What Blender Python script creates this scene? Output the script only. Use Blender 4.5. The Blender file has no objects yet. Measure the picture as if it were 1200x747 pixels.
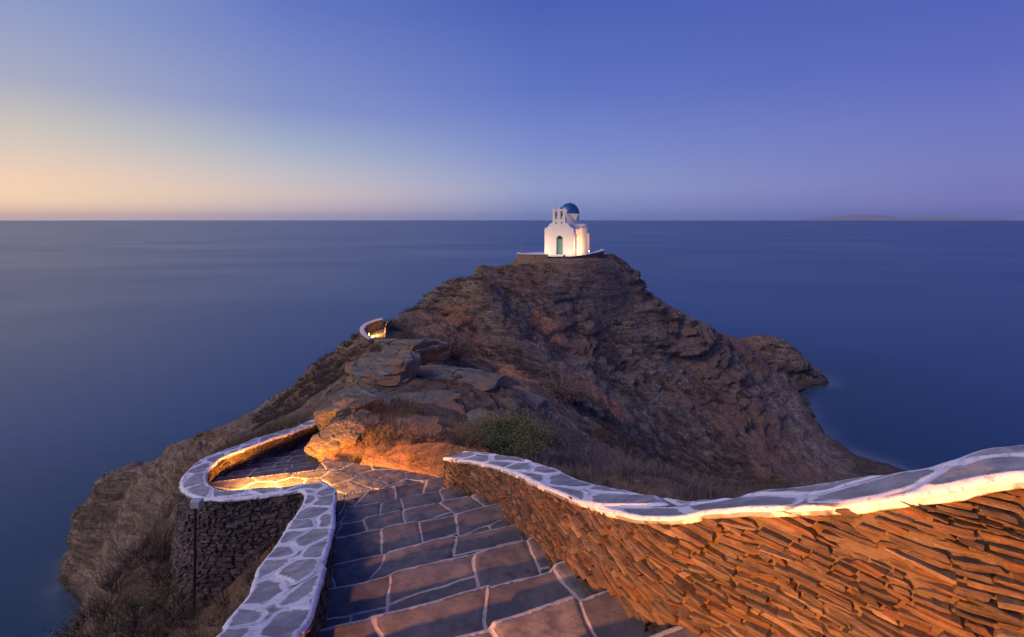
import bpy, math, random
import numpy as np
from mathutils import Vector, Matrix

random.seed(7)
rng = np.random.RandomState(11)
S = bpy.context.scene
COL = S.collection
H = 30.0            # camera height above the sea
F = 600.0           # focal length in pixels of the 1200 px wide photograph

# ------------------------------------------------------------------ camera
cam_d = bpy.data.cameras.new('camera')
cam_d.lens = 18.0; cam_d.sensor_width = 36.0
cam_d.shift_y = -(373.5 - 258.0) / 1200.0
cam_d.clip_start = 0.05; cam_d.clip_end = 200000
cam = bpy.data.objects.new('camera', cam_d); COL.objects.link(cam)
cam.location = (0, 0, H); cam.rotation_euler = (math.radians(90), 0, 0)
S.camera = cam

# ------------------------------------------------------------------ view
S.view_settings.view_transform = 'Standard'
S.view_settings.look = 'None'
S.view_settings.exposure = 0.0
S.view_settings.gamma = 1.0
S.render.engine = 'CYCLES'
S.cycles.use_denoising = True
S.cycles.max_bounces = 6
S.cycles.diffuse_bounces = 3
S.cycles.sample_clamp_indirect = 3.0

def lin(c):
    return [((x/255.0)/12.92 if x/255.0 <= .04045 else (((x/255.0)+.055)/1.055)**2.4) for x in c]

class NT:
    """small helper around a node tree"""
    def __init__(s, tree): s.t = tree; s.n = tree.nodes; s.l = tree.links
    def node(s, typ, **kw):
        n = s.n.new(typ)
        for k, v in kw.items():
            if k == 'inputs':
                for kk, vv in v.items(): s.put(n, kk, vv)
            else: setattr(n, k, v)
        return n
    def put(s, n, key, v):
        sock = n.inputs[key]
        if isinstance(v, bpy.types.NodeSocket): s.l.new(v, sock)
        elif v is not None:
            if isinstance(v, (tuple, list)) and sock.type == 'RGBA' and len(v) == 3: v = (*v, 1)
            sock.default_value = v
    def math(s, op, a, b=None, c=None, clamp=False):
        n = s.n.new('ShaderNodeMath'); n.operation = op; n.use_clamp = clamp
        s.put(n, 0, a)
        if b is not None: s.put(n, 1, b)
        if c is not None: s.put(n, 2, c)
        return n.outputs[0]
    def mix(s, f, a, b, blend='MIX'):
        n = s.n.new('ShaderNodeMix'); n.data_type = 'RGBA'; n.blend_type = blend
        s.put(n, 0, f); s.put(n, 6, a); s.put(n, 7, b)
        return n.outputs[2]
    def ramp(s, f, stops, interp='LINEAR'):
        n = s.n.new('ShaderNodeValToRGB'); r = n.color_ramp; r.interpolation = interp
        while len(r.elements) < len(stops): r.elements.new(0.5)
        for e, (p, c) in zip(r.elements, stops):
            e.position = p
            e.color = (*c, 1) if not isinstance(c, (int, float)) else (c, c, c, 1)
        s.l.new(f, n.inputs[0])
        return n.outputs[0]
    def noise(s, vec, scale, detail=4, rough=.55, dist=0.0):
        n = s.n.new('ShaderNodeTexNoise'); s.put(n, 'Vector', vec)
        n.inputs['Scale'].default_value = scale; n.inputs['Detail'].default_value = detail
        n.inputs['Roughness'].default_value = rough; n.inputs['Distortion'].default_value = dist
        return n.outputs[0]
    def mapping(s, vec, scale=(1, 1, 1), rot=(0, 0, 0), loc=(0, 0, 0)):
        n = s.n.new('ShaderNodeMapping'); s.put(n, 'Vector', vec)
        n.inputs['Scale'].default_value = scale; n.inputs['Rotation'].default_value = rot
        n.inputs['Location'].default_value = loc
        return n.outputs[0]
    def step(s, v, a, b):
        n = s.n.new('ShaderNodeMapRange'); n.interpolation_type = 'SMOOTHSTEP'
        s.put(n, 0, v); n.inputs[1].default_value = a; n.inputs[2].default_value = b
        return n.outputs[0]
    def bump(s, h, strength=.5, dist=.02, normal=None):
        n = s.n.new('ShaderNodeBump'); n.inputs['Strength'].default_value = strength
        n.inputs['Distance'].default_value = dist; s.put(n, 'Height', h)
        if normal is not None: s.put(n, 'Normal', normal)
        return n.outputs[0]

# ------------------------------------------------------------------ dusk sky
world = bpy.data.worlds.new('World'); S.world = world; world.use_nodes = True
W = NT(world.node_tree); W.n.clear()
tc = W.node('ShaderNodeTexCoord')
sx = W.node('ShaderNodeSeparateXYZ'); W.l.new(tc.outputs['Generated'], sx.inputs[0])
hor = W.math('SQRT', W.math('ADD', W.math('MULTIPLY', sx.outputs[0], sx.outputs[0]), W.math('MULTIPLY', sx.outputs[1], sx.outputs[1])))
hor = W.math('MAXIMUM', hor, .001)
az = W.math('DIVIDE', sx.outputs[0], hor)                    # -1 towards the afterglow, +1 away from it
el = W.math('MAXIMUM', W.math('DIVIDE', sx.outputs[2], hor), 0.0)
el = W.math('MULTIPLY', el, 1.0, clamp=True)
def col_ramp(stops): return W.ramp(el, [(p, lin(c)) for p, c in stops], 'EASE' if False else 'LINEAR')
A0 = col_ramp([(0, (232,196,178)), (.012, (244,206,178)), (.03, (255,220,182)), (.06, (248,213,184)), (.095, (226,206,190)), (.14, (202,196,190)), (.20, (170,174,196)), (.32, (138,154,200)), (1, (70,90,170))])
A1 = col_ramp([(0, (178,168,192)), (.015, (200,182,188)), (.045, (216,197,193)), (.085, (196,193,200)), (.13, (168,180,202)), (.2, (134,150,202)), (.39, (100,120,194)), (1, (60,80,165))])
A2 = col_ramp([(0, (118,136,190)), (.012, (128,142,194)), (.06, (148,160,204)), (.14, (124,142,204)), (.25, (98,118,196)), (.43, (76,96,180)), (1, (52,70,155))])
A3 = col_ramp([(0, (104,112,180)), (.012, (112,116,184)), (.03, (122,122,186)), (.08, (120,126,190)), (.15, (110,120,194)), (.23, (94,108,190)), (.32, (84,100,184)), (1, (52,68,152))])
def seg(a, b): 
    n = W.node('ShaderNodeMapRange'); W.put(n, 0, az); n.inputs[1].default_value = a; n.inputs[2].default_value = b
    return n.outputs[0]
c = W.mix(seg(-.69, -.41), A0, A1); c = W.mix(seg(-.41, .05), c, A2); c = W.mix(seg(.05, .68), c, A3)
# below the horizon the world is dark sea
bg = W.node('ShaderNodeBackground'); W.put(bg, 'Color', c); bg.inputs['Strength'].default_value = 1.0
wo = W.node('ShaderNodeOutputWorld'); W.l.new(bg.outputs[0], wo.inputs[0])

# the last diffuse light of the sky after sunset
sun_d = bpy.data.lights.new('sun', 'SUN'); sun_d.energy = 1.25; sun_d.angle = math.radians(28); sun_d.color = (1.0, .76, .66)
sun = bpy.data.objects.new('sun', sun_d); COL.objects.link(sun)
sun.rotation_euler = Vector((.62, .42, -.66)).to_track_quat('-Z', 'Y').to_euler()

# ------------------------------------------------------------------ helpers
def tag(o, label=None, cat=None, group=None, kind=None):
    if label: o['label'] = label
    if cat: o['category'] = cat
    if group: o['group'] = group
    if kind: o['kind'] = kind
    return o

def empty(name, loc=(0, 0, 0), rz=0.0):
    o = bpy.data.objects.new(name, None); COL.objects.link(o)
    o.location = loc; o.rotation_euler = (0, 0, rz); o.empty_display_size = .2
    return o

def link(name, me, mat=None, parent=None, loc=None):
    o = bpy.data.objects.new(name, me); COL.objects.link(o)
    if mat is not None and not me.materials: me.materials.append(mat)
    if parent is not None: o.parent = parent
    if loc is not None: o.location = loc
    return o

def np_mesh(name, V, Q, smooth=False, attrs=None, tris=None):
    """mesh from numpy vertices and quads (and triangles)"""
    V = np.asarray(V, np.float32); me = bpy.data.meshes.new(name)
    Q = np.zeros((0, 4), np.int32) if Q is None else np.asarray(Q, np.int32).reshape(-1, 4)
    T = np.zeros((0, 3), np.int32) if tris is None else np.asarray(tris, np.int32).reshape(-1, 3)
    me.vertices.add(len(V)); me.vertices.foreach_set('co', V.ravel())
    me.loops.add(Q.size + T.size); me.loops.foreach_set('vertex_index', np.concatenate([Q.ravel(), T.ravel()]))
    me.polygons.add(len(Q) + len(T))
    st = np.concatenate([np.arange(len(Q)) * 4, Q.size + np.arange(len(T)) * 3]).astype(np.int32)
    me.polygons.foreach_set('loop_start', st)
    me.polygons.foreach_set('use_smooth', np.full(len(Q) + len(T), smooth, bool))
    for k, a in (attrs or {}).items():
        at = me.attributes.new(k, 'FLOAT', 'POINT'); at.data.foreach_set('value', np.asarray(a, np.float32).ravel())
    me.update(calc_edges=True); me.validate()
    return me

def grid_quads(nr, nc, off=0, flip=False):
    i = np.arange(nr - 1)[:, None] * nc + np.arange(nc - 1)[None, :]
    q = np.stack([i, i + 1, i + nc + 1, i + nc], -1).reshape(-1, 4) + off
    return q[:, ::-1] if flip else q

class MB:
    """collects simple solids into one mesh"""
    def __init__(s): s.v = []; s.f = []
    def add(s, vs, fs):
        o = len(s.v); s.v += [tuple(p) for p in vs]; s.f += [tuple(i + o for i in f) for f in fs]
    def box(s, c, d, rz=0.0, taper=1.0):
        cx, cy, cz = c; dx, dy, dz = d[0]/2, d[1]/2, d[2]/2; vs = []
        for z, k in ((-dz, 1), (dz, taper)):
            for x, y in ((-dx, -dy), (dx, -dy), (dx, dy), (-dx, dy)):
                x *= k; y *= k
                vs.append((cx + x*math.cos(rz) - y*math.sin(rz), cy + x*math.sin(rz) + y*math.cos(rz), cz + z))
        s.add(vs, [(3, 2, 1, 0), (4, 5, 6, 7), (0, 1, 5, 4), (1, 2, 6, 5), (2, 3, 7, 6), (3, 0, 4, 7)])
    def tube(s, p, q, r0, r1=None, n=10):
        r1 = r0 if r1 is None else r1
        p = Vector(p); q = Vector(q); d = (q - p).normalized()
        a = d.orthogonal().normalized(); b = d.cross(a); vs = []
        for P, r in ((p, r0), (q, r1)):
            for i in range(n):
                t = 2*math.pi*i/n; vs.append(P + a*math.cos(t)*r + b*math.sin(t)*r)
        s.add(vs, [(i, (i+1) % n, n + (i+1) % n, n + i) for i in range(n)] + [tuple(range(n))[::-1], tuple(range(n, 2*n))])
    def lathe(s, c, prof, n=32):
        vs = []; fs = []
        for r, z in prof:
            for i in range(n):
                t = 2*math.pi*i/n; vs.append((c[0] + r*math.cos(t), c[1] + r*math.sin(t), c[2] + z))
        for k in range(len(prof) - 1):
            for i in range(n): fs.append((k*n + i, k*n + (i+1) % n, (k+1)*n + (i+1) % n, (k+1)*n + i))
        s.add(vs, fs)
    def build(s, name, mat, parent=None, smooth=False, bevel=0.0):
        me = bpy.data.meshes.new(name); me.from_pydata(s.v, [], s.f); me.update()
        if smooth: me.polygons.foreach_set('use_smooth', [True]*len(me.polygons))
        o = link(name, me, mat, parent)
        if bevel:
            m = o.modifiers.new('bevel', 'BEVEL'); m.width = bevel; m.segments = 2; m.limit_method = 'ANGLE'
        return o

def px(u, v, d):
    """world point seen at photo pixel (u, v) standing d metres in front of the camera"""
    return ((u - 600)/F*d, d, H - (v - 258)/F*d)

# ---- value noise in numpy
_P = rng.rand(65536).astype(np.float32)
def _h(ix, iy, iz):
    return _P[((ix*73856093) ^ (iy*19349663) ^ (iz*83492791)) & 65535]
def vnoise(x, y, z):
    x = np.asarray(x, np.float64); y = np.asarray(y, np.float64) + 0*x; z = np.asarray(z, np.float64) + 0*x
    ix = np.floor(x).astype(np.int64); iy = np.floor(y).astype(np.int64); iz = np.floor(z).astype(np.int64)
    fx = x - ix; fy = y - iy; fz = z - iz
    fx = fx*fx*(3-2*fx); fy = fy*fy*(3-2*fy); fz = fz*fz*(3-2*fz)
    r = 0
    for a in (0, 1):
        wa = fx if a else 1-fx
        for b in (0, 1):
            wb = fy if b else 1-fy
            for c_ in (0, 1):
                r = r + _h(ix+a, iy+b, iz+c_)*wa*wb*(fz if c_ else 1-fz)
    return r*2 - 1
def fbm(x, y, z, octv=4, gain=.5):
    r = 0; a = 1; t = 0; k = 1.0
    for i in range(octv):
        r = r + a*vnoise(x*k + 17.3*i, y*k - 9.1*i, z*k + 5.7*i); t += a; a *= gain; k *= 2.03
    return r/t

def voronoi(px_, py_, sx_, sy_, jit=.85, seed=0, brick=True, soft=0.0):
    """returns cell random (two values), distance to nearest cell border in metres, offset from the cell centre"""
    X = px_/sx_; Y = py_/sy_
    iy0 = np.floor(Y).astype(np.int64)
    best = np.full(X.shape, 1e9); bx = np.zeros(X.shape); by = np.zeros(X.shape); bid = np.zeros(X.shape, np.int64)
    cand = []
    for dy in (-2, -1, 0, 1, 2):
        iy = iy0 + dy
        sh = np.where(iy % 2 == 0, 0.0, .5) if brick else 0.0
        ix0 = np.floor(X - sh).astype(np.int64)
        for dx in (-2, -1, 0, 1, 2):
            ix = ix0 + dx
            jx = _h(ix, iy, np.int64(seed*7 + 1)); jy = _h(ix, iy, np.int64(seed*7 + 2))
            cx = ix + sh + .5 + (jx - .5)*jit; cy = iy + .5 + (jy - .5)*jit
            cand.append((cx, cy))
            d = (cx - X)**2 + (cy - Y)**2
            m = d < best
            best = np.where(m, d, best); bx = np.where(m, cx, bx); by = np.where(m, cy, by)
            bid = np.where(m, ix*131 + iy*7919, bid)
    e = np.full(X.shape, 1e9); acc = np.zeros(X.shape)
    for cx, cy in cand:
        ax = cx - bx; ay = cy - by; L2 = ax*ax + ay*ay
        mx = (cx + bx)/2 - X; my = (cy + by)/2 - Y
        g = (mx*ax + my*ay)                              # signed distance in normalised space x |a|
        # metric distance: gradient of g in metres
        gn = np.sqrt((ax/sx_)**2 + (ay/sy_)**2)
        dd = g/np.maximum(gn, 1e-6)
        e = np.where(L2 > 1e-6, np.minimum(e, dd), e)
        if soft: acc += np.where(L2 > 1e-6, np.exp(-np.clip(dd, -.1, 3)/soft), 0)
    if soft: e = np.maximum(-soft*np.log(acc + 1e-30), 0)
    r1 = _h(bid, bid*0 + 3, bid*0 + seed); r2 = _h(bid, bid*0 + 8, bid*0 + seed)
    return r1, r2, e, (X - bx)*sx_, (Y - by)*sy_

def courses(x, y, wid, hgt, seed=0):
    """dry laid slabs: pairs of thin courses, some stones as thick as two courses, ends staggered; returns like voronoi()"""
    x = x + .25*hgt*fbm(x*9, y*30, seed + .1, 3)
    y = y + .6*hgt*fbm(x*2.2, y*4.0, seed + 3.1, 3) + .20*hgt*fbm(x*8, y*12, seed + 6.1, 2)
    h2 = 2*hgt
    p = np.floor(y/h2).astype(np.int64); fy = y - p*h2
    so = np.int64(seed*11)
    off = _h(p, so + 1, so)*wid*3
    X = (x + off)/wid
    def bnd(k): return k + .75*(_h(k, p, so + 2) - .5)
    k = np.floor(X).astype(np.int64)
    k = np.where(X < bnd(k), k - 1, k); k = np.where(X >= bnd(k + 1), k + 1, k)
    x0 = bnd(k)*wid; x1 = bnd(k + 1)*wid; Xm = X*wid
    merged = _h(k, p, so + 4) < .30
    mid = hgt*(1 + .5*(_h(k, p, so + 5) - .5))
    row = np.where(fy > mid, 1, 0); row = np.where(merged, 2, row)
    y0 = np.where(row == 1, mid, 0.0); y1 = np.where(row == 0, mid, h2)
    sp = x0 + (x1 - x0)*(.3 + .4*_h(k*3 + row, p, so + 6))
    split = (_h(k*3 + row, p, so + 7) < .45) & (row < 2)
    sk = (fy - (y0 + y1)/2)*1.2*(_h(k, p, so + 12) - .5)*2
    right = split & (Xm + sk > sp)
    xa = np.where(right, sp, x0); xb = np.where(split & ~right, sp, x1)
    dx = np.minimum(Xm - xa, xb - Xm); dy = np.minimum(fy - y0, y1 - fy)
    # rounded corners
    r = .35*hgt; ex = np.maximum(r - dx, 0); ey = np.maximum(r - dy, 0)
    e = np.minimum(np.minimum(dx, dy), r - np.hypot(ex, ey) + 0*dx) ; e = np.where((dx > r) & (dy > r), np.minimum(dx, dy), np.minimum(e, np.minimum(dx, dy)))
    e = np.maximum(e, 0)
    cid = k*6 + row*2 + right.astype(np.int64)
    r1 = _h(cid, p, so + 8); r2 = _h(cid, p, so + 9)
    return r1, r2, e, Xm - (xa + xb)/2, fy - (y0 + y1)/2

def smooth_poly(P, step):
    """Catmull-Rom through stations P (n,k), resampled about every step metres (first two columns are plan)"""
    P = np.asarray(P, float); n = len(P); out = []
    for i in range(n - 1):
        p0 = P[max(i-1, 0)]; p1 = P[i]; p2 = P[i+1]; p3 = P[min(i+2, n-1)]
        L = np.linalg.norm(p2[:2] - p1[:2]); m = max(int(math.ceil(L/step*3)), 2)
        for t in np.linspace(0, 1, m, endpoint=False):
            out.append(.5*((2*p1) + (-p0+p2)*t + (2*p0-5*p1+4*p2-p3)*t*t + (-p0+3*p1-3*p2+p3)*t**3))
    out.append(P[-1]); out = np.array(out)
    s = np.concatenate([[0], np.cumsum(np.linalg.norm(np.diff(out[:, :2], axis=0), axis=1))])
    m = int(s[-1]/step) + 1; q = np.linspace(0, s[-1], m)
    return np.stack([np.interp(q, s, out[:, k]) for k in range(P.shape[1])], 1), q

# ------------------------------------------------------------------ materials
def new_mat(name):
    m = bpy.data.materials.new(name); m.use_nodes = True; t = NT(m.node_tree)
    b = t.n['Principled BSDF']
    return m, t, b
def plain(name, col, rough=.7, metal=0.0, var=.12, scale=8.0, bump=.2, emit=None, es=0.0):
    m, t, b = new_mat(name); g = t.node('ShaderNodeTexCoord')
    n = t.noise(g.outputs['Object'], scale, 5, .6)
    c_ = t.mix(n, [x*(1-var) for x in col], [min(x*(1+var), 1) for x in col])
    t.put(b, 'Base Color', c_); b.inputs['Roughness'].default_value = rough; b.inputs['Metallic'].default_value = metal
    if bump: t.put(b, 'Normal', t.bump(n, bump, .02))
    if emit: t.put(b, 'Emission Color', emit); b.inputs['Emission Strength'].default_value = es
    return m

def paved_mat(name, stone_a, stone_b, paint, w, soft, cover=0.0, crk=0):
    """flagstones with whitewash brushed along the joints: 'edge' = metres to the joint, 'cell' = random per stone, 'rim' = metres to painted rim"""
    m, t, b = new_mat(name)
    g = t.node('ShaderNodeTexCoord').outputs['Object']
    e = t.node('ShaderNodeAttribute', attribute_name='edge').outputs['Fac']
    ce = t.node('ShaderNodeAttribute', attribute_name='cell').outputs['Fac']
    rim = t.node('ShaderNodeAttribute', attribute_name='rim').outputs['Fac']
    n1 = t.noise(g, 7, 5, .6); n2 = t.noise(g, 38, 4, .6); n3 = t.noise(g, 2.2, 3, .5)
    wob = t.math('ADD', t.math('MULTIPLY', t.math('SUBTRACT', n1, .5), soft*2.2), t.math('MULTIPLY', t.math('SUBTRACT', n2, .5), soft))
    d = t.math('ADD', t.math('MINIMUM', e, rim), wob)
    mask = t.math('SUBTRACT', 1.0, t.step(d, w*.8, w*1.15))
    worn = t.step(t.noise(g, 19, 8, .78), .34, .46)         # flaked paint
    crack = t.step(t.math('ADD', e, t.math('MULTIPLY', wob, .3)), .0005, .004)
    mask = t.math('MULTIPLY', mask, t.math('MULTIPLY_ADD', worn, .6, .4))
    st = t.mix(ce, stone_a, stone_b)
    st = t.mix(t.step(n1, .35, .7), st, [x*.72 for x in stone_a])
    st = t.mix(t.math('MULTIPLY', t.step(n3, .5, .75), .35), st, [x*.8 + .10 for x in stone_b])
    speck = t.step(t.noise(g, 160, 2, .5), .62, .72)
    st = t.mix(t.math('MULTIPLY', speck, .25), st, (.5, .5, .5))
    pa = t.mix(n2, [x*.86 for x in paint], paint)
    c_ = t.mix(mask, st, pa)
    if crk: c_ = t.mix(t.math('MULTIPLY', t.math('SUBTRACT', 1.0, t.step(t.math('ADD', e, t.math('MULTIPLY', t.math('SUBTRACT', n2, .5), .012)), .005, .012)), t.step(n3, .56, .70)), c_, (.10, .09, .085))
    c_ = t.mix(1.0, c_, t.ramp(t.noise(g, 3.1, 7, .75), [(.3, .84), (.55, 1.05)]), 'MULTIPLY')
    if cover:                                               # thin splashes of old wash over the stone
        c_ = t.mix(t.math('MULTIPLY', t.step(t.noise(g, 5, 6, .7), .46, .7), cover), c_, paint)
    t.put(b, 'Base Color', c_); b.inputs['Roughness'].default_value = .8
    hgt = t.math('ADD', t.math('MULTIPLY', n2, .35), t.math('MULTIPLY', n1, .8))
    nb = t.bump(hgt, .55, .012)
    t.put(b, 'Normal', t.bump(mask, .5, .006, nb))
    return m

def masonry_mat(name, cols, mortar, mort_amt):
    m, t, b = new_mat(name)
    g = t.node('ShaderNodeTexCoord').outputs['Object']
    uv = t.node('ShaderNodeCombineXYZ')
    t.put(uv, 0, t.node('ShaderNodeAttribute', attribute_name='along').outputs['Fac'])
    t.put(uv, 1, t.node('ShaderNodeAttribute', attribute_name='up').outputs['Fac'])
    uv = uv.outputs[0]
    ce = t.node('ShaderNodeAttribute', attribute_name='cell').outputs['Fac']
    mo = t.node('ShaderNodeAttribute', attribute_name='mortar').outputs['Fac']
    c_ = t.ramp(ce, [(i/(len(cols)-1)*.98, k) for i, k in enumerate(cols)], 'LINEAR')
    streak = t.noise(t.mapping(uv, (4, 42, 1)), 1.0, 6, .65, .4)
    fine = t.noise(g, 70, 8, .78)
    mid = t.noise(g, 14, 5, .65)
    c_ = t.mix(t.step(streak, .35, .7), [k*1.0 for k in (.55, .5, .5)], (1.2, 1.15, 1.1)) if False else t.mix(1.0, c_, t.ramp(streak, [(.3, .38), (.5, 1.0), (.7, 1.6)]), 'MULTIPLY')
    c_ = t.mix(1.0, c_, t.ramp(mid, [(.3, .7), (.7, 1.2)]), 'MULTIPLY')
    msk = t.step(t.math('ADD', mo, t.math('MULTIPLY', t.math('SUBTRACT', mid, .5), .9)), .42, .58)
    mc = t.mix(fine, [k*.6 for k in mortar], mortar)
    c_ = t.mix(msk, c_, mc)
    t.put(b, 'Base Color', c_); b.inputs['Roughness'].default_value = .85
    c_ = c_
    hh = t.math('ADD', t.math('MULTIPLY', streak, 1.0), t.math('ADD', t.math('MULTIPLY', fine, .5), t.math('MULTIPLY', mid, .5)))
    t.put(b, 'Normal', t.bump(hh, 1.0, .035))
    return m

M = {}
M['stair'] = paved_mat('stair_flagstone', (.085, .085, .098), (.175, .16, .158), (.50, .45, .42), .013, .012, .10)
M['coping'] = paved_mat('coping_flagstone', (.26, .265, .28), (.42, .41, .405), (.88, .88, .90), .038, .034, .25, 1)
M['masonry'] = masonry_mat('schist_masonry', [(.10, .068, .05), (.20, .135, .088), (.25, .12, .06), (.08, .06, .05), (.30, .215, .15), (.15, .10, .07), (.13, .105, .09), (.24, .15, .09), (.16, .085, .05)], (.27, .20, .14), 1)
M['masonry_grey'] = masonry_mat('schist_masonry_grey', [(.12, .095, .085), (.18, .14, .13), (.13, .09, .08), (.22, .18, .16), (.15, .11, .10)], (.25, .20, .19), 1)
M['masonry_lit'] = masonry_mat('terrace_masonry_lit', [(.24, .15, .09), (.36, .24, .15), (.28, .17, .10), (.40, .28, .18)], (.45, .36, .27), 1)  # stone lightened and warmed: warm light on the left terrace wall, painted in
M['whitewash'] = plain('whitewash', (.76, .74, .72), .85, var=.11, scale=1.1, bump=.4)
M['dome'] = plain('dome_blue_paint', (.012, .10, .30), .45, var=.15, scale=2.5, bump=.08)
M['door'] = plain('door_green_paint', (.13, .32, .30), .5, var=.1)
M['dark'] = plain('dark_iron', (.03, .03, .03), .5)
M['bronze'] = plain('bell_bronze', (.12, .09, .05), .4, metal=.8)
M['grey_box'] = plain('grey_plastic_box', (.42, .44, .47), .5)
M['glass_lamp'] = plain('lamp_glass', (.9, .8, .6), .3, bump=0, emit=(1, .55, .18, 1), es=30.0)
M['glass_church'] = plain('lamp_glass_church', (.9, .85, .7), .3, bump=0, emit=(1, .72, .38, 1), es=60.0)

def terrain_mat():
    m, t, b = new_mat('terrain_rock')
    g = t.node('ShaderNodeTexCoord').outputs['Object']
    veg = t.node('ShaderNodeAttribute', attribute_name='veg').outputs['Fac']
    st = t.mapping(g, (.16, .16, 1.5), (math.radians(5), math.radians(-7), 0))
    n1 = t.noise(st, .9, 9, .72, .5); n2 = t.noise(st, 3.7, 7, .7, .5)
    big = t.noise(g, .055, 4, .5); mid = t.noise(g, .5, 8, .72); fine = t.noise(g, 3.2, 8, .75)
    rock = t.ramp(n1, [(.30, (.045, .038, .030)), (.40, (.13, .105, .080)), (.46, (.075, .06, .046)), (.52, (.20, .17, .135)), (.58, (.10, .085, .066)), (.66, (.25, .22, .18))])
    red = t.ramp(n2, [(.3, (.07, .040, .025)), (.5, (.19, .115, .07)), (.6, (.11, .07, .045)), (.75, (.26, .18, .125))])
    rock = t.mix(t.math('MULTIPLY', t.step(big, .46, .64), .8), rock, red)
    grn = t.ramp(n1, [(.3, (.09, .095, .085)), (.6, (.17, .175, .155))])
    gm = t.node('ShaderNodeAttribute', attribute_name='slate').outputs['Fac']
    rock = t.mix(t.math('MULTIPLY', gm, .8), rock, grn)
    rock = t.mix(1.0, rock, t.ramp(n2, [(.3, .55), (.7, 1.3)]), 'MULTIPLY')
    soil = t.ramp(mid, [(.3, (.045, .034, .024)), (.5, (.12, .09, .062)), (.7, (.20, .155, .11))])
    vm = t.step(t.math('ADD', veg, t.math('MULTIPLY', t.math('SUBTRACT', mid, .5), 1.1)), .4, .62)
    c_ = t.mix(vm, rock, soil)
    spot = t.step(t.noise(g, 1.15, 5, .7), .54, .63)
    c_ = t.mix(t.math('MULTIPLY', spot, t.math('MULTIPLY_ADD', veg, .5, .1)), c_, (.035, .028, .024))
    ru = t.step(t.math('ADD', t.node('ShaderNodeAttribute', attribute_name='rust_glow').outputs['Fac'], t.math('MULTIPLY', t.math('SUBTRACT', mid, .5), 1.6)), .55, .85)
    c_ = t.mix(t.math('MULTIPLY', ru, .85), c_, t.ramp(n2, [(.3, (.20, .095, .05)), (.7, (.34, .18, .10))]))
    c_ = t.mix(1.0, c_, t.ramp(fine, [(.32, .55), (.5, 1.0), (.68, 1.6)]), 'MULTIPLY')
    c_ = t.mix(1.0, c_, (2.0, 1.80, 1.52), 'MULTIPLY')
    wet = t.node('ShaderNodeAttribute', attribute_name='wet').outputs['Fac']
    c_ = t.mix(t.math('MULTIPLY', wet, .75), c_, (.02, .018, .017))
    t.put(b, 'Base Color', c_); b.inputs['Roughness'].default_value = .9
    hh = t.math('ADD', t.math('MULTIPLY', n2, .8), t.math('ADD', t.math('MULTIPLY', mid, .6), t.math('MULTIPLY', fine, .35)))
    nb = t.bump(hh, 1.0, .45)
    t.put(b, 'Normal', t.bump(t.noise(g, 14, 6, .7), .6, .05, nb))
    return m
M['terrain'] = terrain_mat()

def sea_mat():
    m, t, b = new_mat('sea_water')
    g = t.node('ShaderNodeTexCoord').outputs['Object']
    big = t.noise(t.mapping(g, (.004, .012, 1)), 1.0, 5, .55, .6)
    shallow = t.node('ShaderNodeAttribute', attribute_name='shallow').outputs['Fac']
    c_ = t.mix(shallow, (.003, .052, .155), (.003, .038, .078))
    c_ = t.mix(t.math('MULTIPLY', t.node('ShaderNodeAttribute', attribute_name='mist').outputs['Fac'], .45), c_, (.30, .36, .42))
    t.put(b, 'Base Color', c_)
    r = t.ramp(big, [(.3, .30), (.7, .36)])
    t.put(b, 'Roughness', r); b.inputs['IOR'].default_value = 1.33; b.inputs['Specular IOR Level'].default_value = .8
    w1 = t.noise(t.mapping(g, (.35, .9, 1)), 1.0, 4, .6)
    w2 = t.noise(t.mapping(g, (.02, .08, 1)), 1.0, 4, .6)
    t.put(b, 'Normal', t.bump(w1, .12, .25))
    return m
M['sea'] = sea_mat()

def leaf_mat(name, a, b_, trans=.0):
    m, t, b = new_mat(name)
    oi = t.node('ShaderNodeObjectInfo').outputs['Random']
    r = t.node('ShaderNodeAttribute', attribute_name='tone').outputs['Fac']
    c_ = t.mix(r, a, b_)
    t.put(b, 'Base Color', t.mix(1.0, c_, t.ramp(oi, [(0, .75), (1, 1.25)]), 'MULTIPLY')); b.inputs['Roughness'].default_value = .8
    return m
M['dry_twig'] = leaf_mat('dry_twigs', (.09, .062, .045), (.28, .20, .145))
M['scrub'] = leaf_mat('scrub_twigs', (.045, .038, .028), (.15, .12, .085))
M['straw'] = leaf_mat('straw_grass', (.13, .085, .04), (.34, .23, .12))
M['olive_leaf'] = leaf_mat('olive_leaves', (.09, .10, .035), (.25, .26, .10))
M['purple_twig'] = leaf_mat('grey_purple_twigs', (.09, .07, .065), (.24, .19, .18))

# ------------------------------------------------------------------ path geometry
def fz(T):      # drop below the camera of the stair surface, by distance T along the flight
    return np.interp(T, [-3, 0, 5.1, 8.0, 9.5], [-.05+.3, 1.5, 3.32, 4.17, 4.20])
TA, TB = .93, -.36            # T = TA*y + TB*x
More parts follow.
